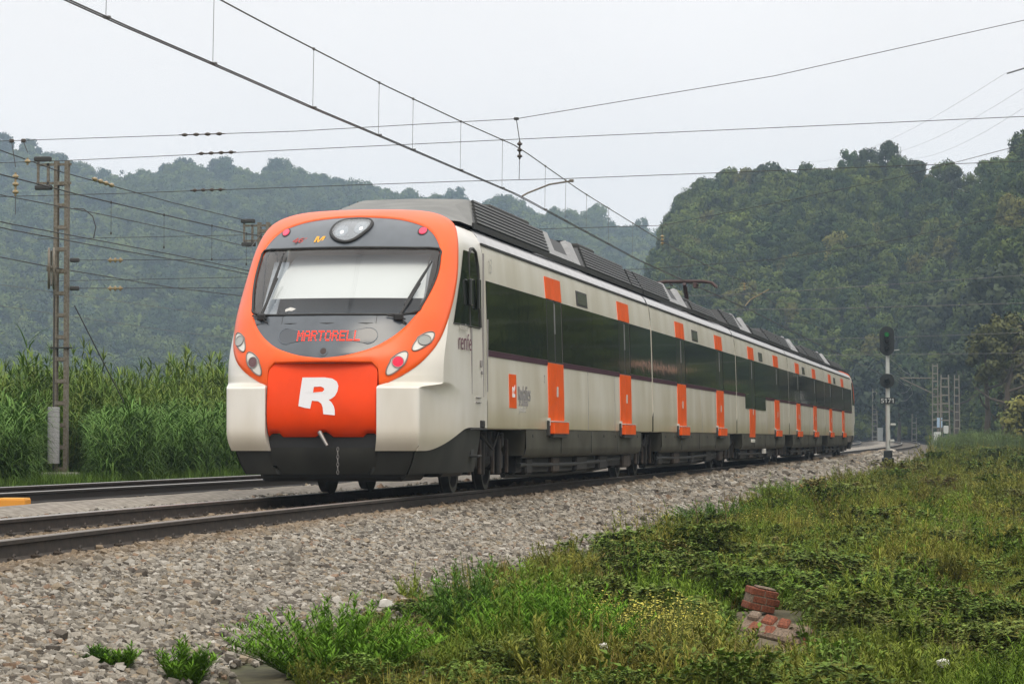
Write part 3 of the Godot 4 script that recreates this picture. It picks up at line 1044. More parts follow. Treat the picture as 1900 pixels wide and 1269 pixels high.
func shield_outline(inset: float) -> Array:
	var pts := []
	for k in 9: pts.append(Vector2(mask_half(3.25) * (1 - k / 4.0), 3.262 - inset) if k > 0 and k < 8 else Vector2((mask_half(3.25) - 0.02 - inset) * (1 if k == 0 else -1), 3.26 - inset))
	var left := []
	for y in [3.15, 3.0, 2.85, 2.7, 2.55, 2.45, 2.40]: left.append(Vector2(-(mask_half(y) - 0.012 - inset), y))
	pts.append_array(left)
	pts.append_array([Vector2(-0.98, 2.36 + inset), Vector2(-0.85, 2.345 + inset), Vector2(-0.4, 2.343 + inset), Vector2(0, 2.343 + inset), Vector2(0.4, 2.343 + inset), Vector2(0.85, 2.345 + inset), Vector2(0.98, 2.36 + inset)])
	left.reverse()
	for p in left: pts.append(Vector2(-p.x, p.y))
	return pts


func cab_point(v: float, r: float, inset := 0.0) -> Vector3:   # v 0..1 from beside the front panel round to s = 3.7; r 0..1 from the lower edge up
	var front := clampf(v / 0.45, 0.0, 1.0)
	var sidef := clampf((v - 0.45) / 0.55, 0.0, 1.0)
	var sb := pow(sidef, 1.25) * 3.70
	var low := 0.60 if v < 0.45 else lerpf(0.60, 0.905, smoothstep(0.45, 2.35, sb))
	var y := lerpf(low, 3.62, r)
	# above the bumper
	var yu := maxf(y, 1.41)
	var a := minf(1.43, half(yu) - 0.02)
	var t0 := minf(ring_t(yu), a)
	var up: Vector2
	if v < 0.45:
		var t := lerpf(t0, a, sin(front * PI * 0.5))
		up = Vector2(t, nose(t, yu))
	else:
		var s0 := nose(a, yu)
		var s := lerpf(s0, 3.70, pow(sidef, 1.25))
		up = Vector2(side_t(s, yu), s)
	# the bumper
	var bt: Vector2
	var under := clampf((0.86 - y) / 0.26, 0.0, 1.0)
	var tuck := 0.10 * under * under
	if v < 0.45:
		var f := front
		if f < 0.75: bt = Vector2(lerpf(0.725, 1.17, f / 0.75), 0.03 * pow(f / 0.75, 2.0) - 0.012)
		else:
			var q := (f - 0.75) / 0.25 * PI * 0.5
			bt = Vector2(1.17 + 0.09 * sin(q), 0.018 + 0.09 * (1.0 - cos(q)))
		bt += Vector2(-tuck * 0.4, tuck)
	else:
		var s2 := 0.108 + pow(sidef, 1.25) * 3.592
		bt = Vector2(lerpf(1.26, 1.47, smoothstep(0.0, 1.0, clampf((s2 - 0.108) / 2.3, 0, 1))) + 0.03 * sin(PI * clampf((s2 - 0.1) / 2.0, 0, 1)) - tuck * 0.6, s2)
		bt.x = minf(bt.x, half(maxf(y, 0.9)))
	var ledge := 1.435 if v < 0.45 else lerpf(1.435, 0.98, smoothstep(0.2, 2.7, sb))
	var wide := 0.035 if v < 0.45 else lerpf(0.035, 0.22, smoothstep(0.1, 2.2, sb))
	var m := smoothstep(ledge - wide, ledge + wide, y)
	var p := bt.lerp(up, m)
	return V(p.x - inset, y, p.y + (inset if v < 0.45 else 0.0))


func cab_shell() -> Geo:
	var g := Geo.new()
	for side in [1.0, -1.0]:
		var rows := []
		var cols := []
		var rs := []
		for k in 15: rs.append(k / 14.0 * 0.23)
		for k in 17: rs.append(0.235 + k / 16.0 * 0.08)
		for k in 24: rs.append(0.32 + k / 23.0 * 0.68)
		for k in 49:
			var v := k / 48.0
			var row := PackedVector3Array()
			var cr := []
			for r in rs:
				var p := cab_point(v, r)
				p.x *= side
				row.append(p)
				var dirt := smoothstep(1.25, 0.62, p.y + 0.12 * bumps.get_noise_2d(p.z * 4.0, p.y * 2.0))
				cr.append(Color(1, 1, 1).lerp(Color(0.78, 0.72, 0.62), dirt * 0.7))
			rows.append(row); cols.append(cr)
		g.grid(rows, cols)
		# turn the bumper's inner edge inwards
		var edge := []
		for d in [0.0, 0.25]:
			var row2 := PackedVector3Array()
			for r in rs.slice(0, 26):
				var p2 := cab_point(0.0, r); row2.append(Vector3(p2.x * side, p2.y, p2.z - d))
			edge.append(row2)
		g.col = Color(0.8, 0.78, 0.75)
		g.grid(edge)
		g.col = Color(1, 1, 1)
	return g


var panel_y := [0.74, 0.80, 0.87, 0.96, 1.08, 1.25, 1.45, 1.6, 1.74]
var panel_d := [0.16, 0.075, 0.02, -0.015, -0.03, -0.02, 0.02, 0.06, 0.105]


func panel_s(t: float, y: float) -> float:   # the orange front panel bulges and turns under
	return smooth_at(panel_y, panel_d, y) + 0.10 * t * t


func front_panel() -> Geo:
	var g := Geo.new()
	var rows := []
	for k in 41:
		var y := lerpf(0.775, 1.712, k / 40.0)
		var w := 0.712
		if y > 1.57: w = 0.712 - 0.115 * (1.0 - sqrt(maxf(0.0, 1.0 - pow((y - 1.57) / 0.143, 2.0))))
		var row := PackedVector3Array()
		for j in 31:
			var t := w * (j - 15) / 15.0
			var yy := y
			if k < 4:   # notches in the lower edge
				if absf(absf(t) - 0.60) < 0.065: yy += 0.045 * (4 - k) / 4.0
				if absf(t - 0.03) < 0.10: yy += 0.075 * (4 - k) / 4.0 * (1.0 - absf(t - 0.03) / 0.12)
			row.append(V(t, yy, panel_s(t, y)))
		rows.append(row)
	g.grid(rows)
	var e := []
	for d in [0.0, 0.12]:
		var row := PackedVector3Array()
		for k in 41: row.append(rows[k][30] + Vector3(-0.01 * signf(d), 0, -d))
		for j in range(30, -1, -1): row.append(rows[40][j] + Vector3(0, -0.01 * signf(d), -d))
		for k in range(40, -1, -1): row.append(rows[k][0] + Vector3(0.01 * signf(d), 0, -d))
		e.append(row)
	g.grid(e)
	return g


func letter_r() -> Geo:
	var px := [[505, 311], [640, 311], [684, 318], [711, 336], [722, 362], [718, 396], [704, 424], [683, 441], [668, 446], [686, 462], [700, 486], [705, 508], [706, 540], [638, 533], [634, 492], [626, 470], [606, 455], [569, 452], [560, 500], [524, 494], [489, 484]]
	var poly := PackedVector2Array()
	for p in px: poly.append(Vector2((p[0] - 619.0) / 456.0, 1.533 - (p[1] - 310.0) * 0.0021))
	var hole := PackedVector2Array()
	for p in [[577, 368], [618, 366], [636, 374], [640, 386], [630, 398], [574, 402]]: hole.append(Vector2((p[0] - 619.0) / 456.0, 1.533 - (p[1] - 310.0) * 0.0021))
	var g := Geo.new()
	# laid on the panel in thin strips so that it follows the bulge
	for k in 24:
		var y0 := 1.05 + k * 0.0205
		var cut := Geometry2D.intersect_polygons(poly, PackedVector2Array([Vector2(-1, y0), Vector2(1, y0), Vector2(1, y0 + 0.0207), Vector2(-1, y0 + 0.0207)]))
		var left_over := []
		for c in cut: left_over.append_array(Geometry2D.clip_polygons(c, hole))
		for c in left_over:
			if c.size() < 3: continue
			var idx := Geometry2D.triangulate_polygon(c)
			for q in range(0, idx.size(), 3):
				var tri := []
				for z in 3:
					var p: Vector2 = c[idx[q + z]]
					tri.append(V(p.x, p.y, panel_s(p.x, p.y) - 0.006))
				g.face(tri, V(0, 1.3, 1.0))
	for k in g.n.size(): g.n[k] = Vector3(0, 0.02, 1).normalized()
	return g


const FONT := {"M": "1000111011101011000110001", "A": "0111010001111111000110001", "R": "1111010001111101001010001", "T": "1111100100001000010000100", "O": "0111010001100011000101110", "E": "1111110000111101000011111", "L": "1000010000100001000011111"}


func teardrop(c: Vector2, along_dir: Vector2, l: float, w: float) -> Array:   # pointed at -along_dir
	var o := []
	var d := along_dir.normalized()
	var n := Vector2(-d.y, d.x)
	for k in 28:
		var a := TAU * k / 28.0
		var x := cos(a)
		var y := sin(a) * (0.86 + 0.14 * x if x < 0 else 0.86 + 0.14 * (1.0 - x))
		o.append(c + d * x * l + n * y * w)
	return o


func make_train() -> void:
	train = thing("train", "orange, white and dark grey commuter train standing on the near track", "train", at(XC, 0, Z0))
	train_front()
	var starts := [3.72, 22.25, 40.10, 57.95, 75.80, 94.35]
	for k in 5: carriage(k, starts[k], starts[k + 1])
	train_bogies()
	train_rear()


func train_front() -> void:
	var shell := obj("cab_shell", cab_shell(), M.white, train)
	var ring := obj("front_ring", ring_geo(), M.orange, train); tag(ring, "orange ring round the windscreen")
	var mk := obj("front_mask", mask_patch(3.268, 3.725, 0.0, 0.004), M.mask, train); tag(mk, "dark grey mask above the windscreen")
	var mk2 := obj("front_mask", mask_patch(1.768, 2.345, 0.0, 0.004), M.mask, train); tag(mk2, "dark grey mask below the windscreen")
	var seam := Geo.new()
	seam.tube([on_nose(-0.99, 2.228, 0.001), on_nose(-0.5, 2.228, 0.001), on_nose(0, 2.228, 0.001), on_nose(0.5, 2.228, 0.001), on_nose(0.99, 2.228, 0.001)], 0.008, 6)
	for t in [-0.62, 0.62]: seam.tube([on_nose(t, 2.228, 0.0), on_nose(t, 2.34, 0.0)], 0.004, 5)
	obj("seam", seam, M.black, mk2)
	# windscreen: pane, seal, and the cab behind it
	var pane := obj("windscreen", mask_patch(2.347, 3.266, -0.008, -0.01, 20), M.windscreen, train)
	var sl := Geo.new(); rim(sl, spline(shield_outline(0.0), 2, true), 0.017, 0.002, 6)
	obj("seal", sl, M.black, pane)
	var ci := Geo.new()
	var rows := []
	for k in 9:
		var y := lerpf(2.34, 3.27, k / 8.0)
		var row := PackedVector3Array()
		for j in 13:
			var w := mask_half(y)
			row.append(on_nose(w * (j - 6) / 6.0, y, -0.34))
		rows.append(row)
	ci.grid(rows)
	obj("cab_interior", ci, M.cab_dark, train)
	for b in [[-0.90, 1.14, 2.585, 3.30]]:
		var g := Geo.new()
		var rr := []
		for k in 7:
			var row := PackedVector3Array()
			for j in 41:
				var t := lerpf(b[0], b[1], j / 40.0)
				var y := lerpf(b[2], b[3], k / 6.0)
				row.append(on_nose(t, y + 0.02 + 0.17 * k / 6.0, -0.05 - 0.30 * pow(k / 6.0, 1.3)))
			rr.append(row)
		g.grid(rr)
		var ob := obj("sun_blind", g, M.blind, train)
	for b in [[-1.18, -0.88], [1.15, 1.20]]:
		var sp := Geo.new()
		var rr := []
		for k in 5:
			var row := PackedVector3Array()
			for j in 6: row.append(on_nose(lerpf(b[0], b[1], j / 5.0), lerpf(2.48, 3.24, k / 4.0), -0.20))
			rr.append(row)
		sp.grid(rr)
		obj("cab_wall", sp, mat("cab_grey", lin(0.36, 0.41, 0.45), 0.7), train)
	var cloth := Geo.new()
	cloth.grid([PackedVector3Array([on_nose(-0.66, 2.475, -0.07), on_nose(-0.58, 2.495, -0.06), on_nose(-0.50, 2.48, -0.07)]), PackedVector3Array([on_nose(-0.65, 2.44, -0.07), on_nose(-0.59, 2.44, -0.05), on_nose(-0.55, 2.45, -0.07)])])
	obj("paper", cloth, M.reflector, train)
	# wipers
	for w in [[Vector2(0.885, 2.30), Vector2(1.045, 2.72), Vector2(1.145, 3.06), 1.0], [Vector2(-0.915, 2.31), Vector2(-0.80, 2.80), Vector2(-0.815, 3.18), 1.0]]:
		var g := Geo.new()
		g.tube([on_nose(w[0].x, w[0].y, 0.05), on_nose(w[1].x, w[1].y, 0.07)], [0.022, 0.012], 6)
		var n := on_nose(w[0].x, w[0].y, 0.02)
		g.cbox(n + Vector3(0, 0.0, 0.02), Vector3(0.12, 0.09, 0.08), 0.015)
		g.tube([on_nose(w[0].x - 0.15, w[0].y + 0.02, 0.03), on_nose(w[0].x + 0.08, w[0].y - 0.03, 0.03)], 0.012, 5)
		g.tube([on_nose(w[0].x, w[0].y - 0.02, 0.03), on_nose(w[0].x + 0.10, w[0].y - 0.08, 0.02)], 0.010, 5)
		var wi := obj("wiper", g, M.black, train)
		var bl := Geo.new()
		var p0: Vector2 = w[0].lerp(w[1], 0.35)
		var pts := []
		for k in 7: pts.append(on_nose(lerpf(p0.x, w[2].x, k / 6.0) - 0.015, lerpf(p0.y, w[2].y, k / 6.0), 0.035))
		bl.tube(pts, [0.018, 0.02, 0.022, 0.022, 0.02, 0.016, 0.01], 6)
		obj("wiper_blade", bl, M.black, wi)
	# upper headlamp
	var hl := spline([Vector2(-0.255, 3.50), Vector2(-0.225, 3.59), Vector2(-0.14, 3.645), Vector2(0.0, 3.66), Vector2(0.18, 3.655), Vector2(0.25, 3.61), Vector2(0.245, 3.53), Vector2(0.18, 3.44), Vector2(0.10, 3.365), Vector2(0.0, 3.33), Vector2(-0.12, 3.355), Vector2(-0.215, 3.42)], 4, true)
	var bz := Geo.new(); on_face(bz, hl, 0.012, 0.03, 3)
	var top := obj("headlamp", bz, M.mask, train); tag(top, "large clear headlamp at the top of the front")
	var rg := Geo.new(); rim(rg, hl, 0.026, 0.014, 6); obj("lamp_rim", rg, M.black, top)
	for q in [[Vector2(-0.11, 3.49), 0.085], [Vector2(0.13, 3.54), 0.085]]:
		var g := Geo.new(); on_face(g, circle(q[0], q[1]), 0.016, 0.01); obj("reflector", g, mat("reflector_dim", lin(0.16, 0.19, 0.22), 0.25), top)
		var b2 := Geo.new(); on_face(b2, circle(q[0] + Vector2(0.01, -0.02), 0.026), 0.022, 0.01); obj("bulb", b2, M.letter_white, top)
	var cg := Geo.new(); on_face(cg, hl, 0.032, 0.01, 3); obj("lamp_glass", cg, M.lamp_glass, top)
	for s in [1.0, -1.0]:
		var c := Vector2(0.932 * s, 3.507)
		var g := Geo.new(); on_face(g, circle(c, 0.062), 0.006, 0.02)
		var lamp := obj("marker_lamp", g, M.black, train); tag(lamp, "small red lamp lit at the upper %s corner" % ("right" if s > 0 else "left"))
		var l := Geo.new(); on_face(l, circle(c, 0.047), 0.014, 0.012); obj("lens", l, M.red_lit, lamp)
	# lower lamps
	for s in [1.0, -1.0]:
		for k in 2:
			var c := Vector2(1.193, 1.992) if k == 0 else Vector2(0.925, 1.708)
			var d := Vector2(0.62, 0.79) if k == 0 else Vector2(0.60, 0.80)
			var o := teardrop(c, d, 0.155 if k == 0 else 0.18, 0.078 if k == 0 else 0.085)
			if s < 0: o = flip(o); c.x = -c.x
			var g := Geo.new(); on_face(g, o, 0.020, 0.03)
			var lamp := obj("tail_lamp" if k == 1 else "headlamp", g, M.reflector, train)
			tag(lamp, [["clear lamp on the right of the orange ring", "tail lamp on the right, lit pink-red"], ["clear lamp on the left of the orange ring", "tail lamp on the left, unlit"]][0 if s > 0 else 1][k])
			var r2 := Geo.new(); rim(r2, o, 0.009, 0.022, 5); obj("lamp_rim", r2, mat("rim_grey", lin(0.18, 0.15, 0.13), 0.5), lamp)
			var cc := c + Vector2(0.012 * s, 0.015)
			var b := Geo.new(); on_face(b, circle(cc, 0.066 if k == 0 else 0.062), 0.030, 0.015)
			obj("lens", b, M.lens_dull if k == 0 else M.tail_lit if s > 0 else M.lens_red, lamp)
			var b3 := Geo.new(); rim(b3, circle(cc, 0.066), 0.006, 0.031, 5); obj("lens_ring", b3, M.letter_grey, lamp)
	# destination display
	var dsp := []
	for k in 40:
		var a := TAU * k / 40.0
		dsp.append(Vector2(0.02 + (0.52 if cos(a) > 0 else -0.52) + 0.125 * cos(a), 2.063 + 0.105 * sin(a)))
	var dg := Geo.new(); on_face(dg, dsp, 0.004, 0.01, 4)
	var disp := obj("destination_display", dg, mat("display", lin(0.06, 0.068, 0.08), 0.15), train)
	var dr := Geo.new(); rim(dr, dsp, 0.004, 0.005, 5); obj("display_rim", dr, M.cab_dark, disp)
	var led := Geo.new()
	var txt := "MARTORELL"
	for k in txt.length():
		for j in 25:
			if FONT[txt[k]][j] != "1": continue
			var x := -0.355 + k * 0.0925 + (j % 5) * 0.0158
			var y := 2.118 - (j / 5) * 0.0285
			var p := on_nose(x, y, 0.010)
			led.cbox(p, Vector3(0.0145, 0.017, 0.004), 0.0)
	obj("lettering", led, M.led_lit, disp)
	var hn := Geo.new(); on_face(hn, circle(Vector2(0.015, 1.862), 0.062), 0.008, 0.02); var hn0 := obj("horn_opening", hn, M.mask, train)
	var hn2 := Geo.new(); on_face(hn2, circle(Vector2(0.015, 1.862), 0.040), 0.012, 0.02); obj("opening", hn2, mat("plum_dark", lin(0.035, 0.02, 0.018), 0.6), hn0)
	# lettering on the mask
	var tilt := Basis(Vector3.RIGHT, -0.78)
	words("M", 0.115, M.letter_yellow, mk, Transform3D(tilt, on_nose(-0.385, 3.383, 0.006)), "lettering", "Droid Sans", 800, 0.22)
	words("465", 0.095, M.letter_red, mk, Transform3D(tilt, on_nose(-0.65, 3.375, 0.006)), "lettering", "Droid Sans", 700, 0.22)
	# front panel with the R
	var fp := obj("front_panel", front_panel(), M.red_orange, train); tag(fp, "bright orange panel over the coupler, with a white R")
	obj("letter", letter_r(), M.letter_white, fp)
	# below: recess, valance, deflector, hook, chain
	var rc := Geo.new(); rc.box(V(0, 0.68, 0.30), Vector3(1.42, 0.26, 0.3)); obj("coupler_recess", rc, M.black, train)
	var va := Geo.new()
	var vr := []
	for k in 7:
		var y := lerpf(0.64, 0.30, k / 6.0)
		var row := PackedVector3Array()
		var tuck := 0.16 * pow(k / 6.0, 1.5)
		for j in 53:
			var q := (j - 26) / 26.0
			var a := absf(q)
			var sg := signf(q)
			var p: Vector3
			if a < 0.25: p = V(lerpf(0, 0.73, a / 0.25) * sg, y, 0.10 + tuck)
			else:
				var cp := cab_point((a - 0.25) / 0.75 * 0.95, 0.0, 0.0)
				var hi := lerpf(cp.y + 0.02, 0.30, k / 6.0)
				p = Vector3((cp.x - 0.035 - tuck * 0.7) * sg, hi, cp.z - 0.06 - tuck * 0.5)
			row.append(p)
		vr.append(row)
	va.grid(vr)
	var val := obj("front_skirt", va, M.valance, train)
	var df := Geo.new(); df.cbox(V(0.05, 0.345, 1.05), Vector3(1.9, 0.27, 1.3), 0.05); df.cbox(V(0.1, 0.36, 2.4), Vector3(2.3, 0.22, 1.5), 0.05)
	obj("track_deflector", df, M.black, train)
	var hk := Geo.new()
	hk.tube([V(-0.02, 0.84, 0.02), V(0.10, 0.665, -0.06)], [0.030, 0.020], 8)
	obj("coupler_hook", hk, mat("worn_steel", lin(0.22, 0.21, 0.20), 0.4, 0.6), train)
	var chn := Geo.new()
	for k in 7:
		var y := 0.62 - k * 0.048
		var a := TAU * 0.25 * (k % 2)
		var ringp := []
		for j in 9: ringp.append(V(0.225 + 0.014 * sin(TAU * j / 8) * cos(a), y + 0.028 * cos(TAU * j / 8), -0.01 + 0.014 * sin(TAU * j / 8) * sin(a)))
		chn.tube(ringp, 0.005, 5, false)
	obj("chain", chn, M.worn_steel, train)
	var cn := Geo.new(); cn.cbox(V(1.475, 0.955, 3.25), Vector3(0.06, 0.10, 0.20), 0.01); cn.tube([V(1.47, 0.88, 2.4), V(1.5, 0.885, 2.6), V(1.5, 0.885, 3.5)], 0.012, 5)
	obj("side_socket", cn, M.black, train)
	for y in [0.52]:
		var st := Geo.new(); st.cbox(V(1.42, y, 3.0), Vector3(0.16, 0.03, 0.26), 0.008); st.box(V(1.37, y + 0.06, 3.0), Vector3(0.05, 0.1, 0.24))
		obj("step", st, M.dark, train)
	# cab side: window, door seams, handles, lettering
	for side in [1.0, -1.0]:
		var wg := Geo.new()
		var rows2 := []
		for k in 9:
			var y := lerpf(2.27, 3.28, k / 8.0)
			var row := PackedVector3Array()
			for j in 9:
				var s := lerpf(lerpf(1.42, 2.30, k / 8.0), 3.24, j / 8.0)
				row.append(V(side * (side_t(s, y) + 0.008), y, s))
			rows2.append(row)
		wg.grid(rows2)
		var cw := obj("cab_side_window", wg, M.glass_dark, train)
		var fr := Geo.new()
		var pts := []
		for q in [[3.24, 2.27], [3.24, 2.7], [3.24, 3.1], [3.16, 3.3], [2.98, 3.34], [2.78, 3.32], [2.66, 3.25]]: pts.append(V(side * (side_t(q[0], q[1]) + 0.01), q[1], q[0]))
		fr.tube(pts, 0.022, 6)
		fr.tube([V(side * (side_t(2.5, 2.3) + 0.006), 2.27, 2.5), V(side * (side_t(2.62, 3.2) + 0.006), 3.27, 2.62)], 0.016, 5)
		fr.tube([V(side * (side_t(1.4, 2.27) + 0.006), 2.265, 1.42), V(side * (side_t(2.3, 2.27) + 0.006), 2.265, 2.3), V(side * (side_t(3.2, 2.27) + 0.006), 2.265, 3.24)], 0.012, 5)
		obj("window_frame", fr, M.dark, cw)
		for q in [[2.45, 0.36, 0.14], [3.02, 0.42, 0.10]]:
			var ml := Geo.new(); ml.cbox(V(side * 1.475, 2.72, q[0]), Vector3(0.05, q[1], q[2]), 0.015); obj("mirror_cover", ml, M.door_glass, cw)
		var sm := Geo.new()
		for q in [[2.56, 1.36, 2.25], [3.42, 1.33, 3.30]]: sm.box(V(side * 1.462, (q[1] + q[2]) * 0.5, q[0]), Vector3(0.022, q[2] - q[1], 0.028))
		var dr2 := obj("cab_door_seam", sm, M.letter_grey, train)
		var hd := Geo.new()
		hd.cbox(V(side * 1.478, 1.78, 3.20), Vector3(0.03, 0.10, 0.05), 0.008); hd.cbox(V(side * 1.478, 1.66, 3.27), Vector3(0.03, 0.05, 0.05), 0.008)
		hd.cbox(V(side * 1.474, 1.315, 3.02), Vector3(0.02, 0.012, 0.36), 0.003); hd.cbox(V(side * 1.474, 1.25, 3.02), Vector3(0.02, 0.012, 0.36), 0.003)
		hd.tube([V(side * 1.50, 1.4, 3.56), V(side * 1.50, 2.4, 3.56)], 0.010, 5)
		obj("door_handle", hd, M.letter_grey, train)
	words("renfe", 0.20, M.letter_plum, shell, Transform3D(Basis(Vector3.UP, PI / 2 - 0.03).scaled_local(Vector3(1.25, 1, 1)), V(1.470, 2.03, 2.06)), "lettering", "Droid Sans", 500)
	words("cercanías", 0.085, mat("letter_pale", lin(0.42, 0.41, 0.38), 0.6), shell, Transform3D(Basis(Vector3.UP, PI / 2 - 0.03), V(1.466, 2.23, 1.98)), "lettering", "Droid Sans", 400)


func ribs(parent: Node, s0: float, bottom: bool) -> void:   # the pair of pale slanting ribs with a dark gap between
	for k in 2:
		var g := Geo.new()
		for side in [1.0, -1.0]:
			var w := 0.72
			var a := s0 + 2.7 * k
			g.face([V(side * 1.26, 3.755, a), V(side * 1.26, 3.755, a + w), V(side * 0.81, 4.27, a + w + 1.8), V(side * 0.81, 4.27, a + 1.8)], V(0, 3.8, a))
			g.face([V(side * 1.26, 3.755, a), V(side * 0.81, 4.27, a + 1.8), V(side * 0.72, 4.25, a + 1.8), V(side * 1.16, 3.755, a)], V(0, 4.0, a + 1.0))
			g.face([V(side * 1.26, 3.755, a + w), V(side * 0.81, 4.27, a + w + 1.8), V(side * 0.72, 4.25, a + w + 1.8), V(side * 1.16, 3.755, a + w)], V(0, 4.0, a))
		g.face([V(-0.81, 4.27, s0 + 2.7 * k + 1.8), V(0.81, 4.27, s0 + 2.7 * k + 1.8), V(0.81, 4.27, s0 + 2.7 * k + 2.52), V(-0.81, 4.27, s0 + 2.7 * k + 2.52)], V(0, 3, s0))
		obj("roof_rib", g, M.rib, parent)
	var m := Geo.new()
	for side in [1.0, -1.0]:
		m.face([V(side * 1.235, 3.755, s0 + 0.73), V(side * 1.235, 3.755, s0 + 2.69), V(side * 1.14, 3.88, s0 + 3.1), V(side * 1.14, 3.88, s0 + 1.15)], V(0, 3.8, s0))
	obj("roof_infill", m, M.rib, parent)
	var d := Geo.new()
	for side in [1.0, -1.0]:
		d.face([V(side * 1.15, 3.80, s0 + 0.5), V(side * 1.15, 3.80, s0 + 3.0), V(side * 0.75, 4.22, s0 + 4.7), V(side * 0.75, 4.22, s0 + 2.1)], V(0, 3.8, s0))
	d.face([V(-0.75, 4.22, s0 + 2.1), V(0.75, 4.22, s0 + 2.1), V(0.75, 4.22, s0 + 4.7), V(-0.75, 4.22, s0 + 4.7)], V(0, 3, s0))
	obj("roof_gap", d, M.black, parent)


func louvres(parent: Node, s0: float, s1: float, top: float, lean0 := 0.0, lean1 := 0.0) -> void:   # a roof housing with long slats
	var h := top - 3.76
	var inn := 0.43 * h / 0.5
	var g := Geo.new()
	for side in [1.0, -1.0]:
		g.face([V(side * 1.235, 3.755, s0), V(side * 1.235, 3.755, s1), V(side * (1.235 - inn), top - 0.02, s1 + lean1), V(side * (1.235 - inn), top - 0.02, s0 + lean0)], V(0, 3.8, (s0 + s1) / 2))
	var w := 1.235 - inn
	g.face([V(-w, top - 0.02, s0 + lean0), V(w, top - 0.02, s0 + lean0), V(w, top - 0.02, s1 + lean1), V(-w, top - 0.02, s1 + lean1)], V(0, 3, (s0 + s1) / 2))
	for e in [[s0, lean0, -1.0], [s1, lean1, 1.0]]:
		g.face([V(-1.235, 3.755, e[0]), V(1.235, 3.755, e[0]), V(w, top - 0.02, e[0] + e[1]), V(-w, top - 0.02, e[0] + e[1])], V(0, 3.9, e[0] - e[2]))
	var hous := obj("roof_housing", g, M.black, parent)
	var n := int(round(h / 0.068))
	for k in n:
		var f := (k + 0.5) / n
		for side in [1.0, -1.0]:
			var q := Geo.new()
			var t := 1.258 - inn * f
			var y := 3.757 + h * f
			var a := s0 + lean0 * f + 0.015
			var b := s1 + lean1 * f - 0.015
			q.box(V(side * t, y, (a + b) / 2), Vector3(0.035, h / n * 0.56, b - a), Basis(Vector3.FORWARD, -side * 0.5))
			obj("louvre_slat", q, M.louvre, parent)


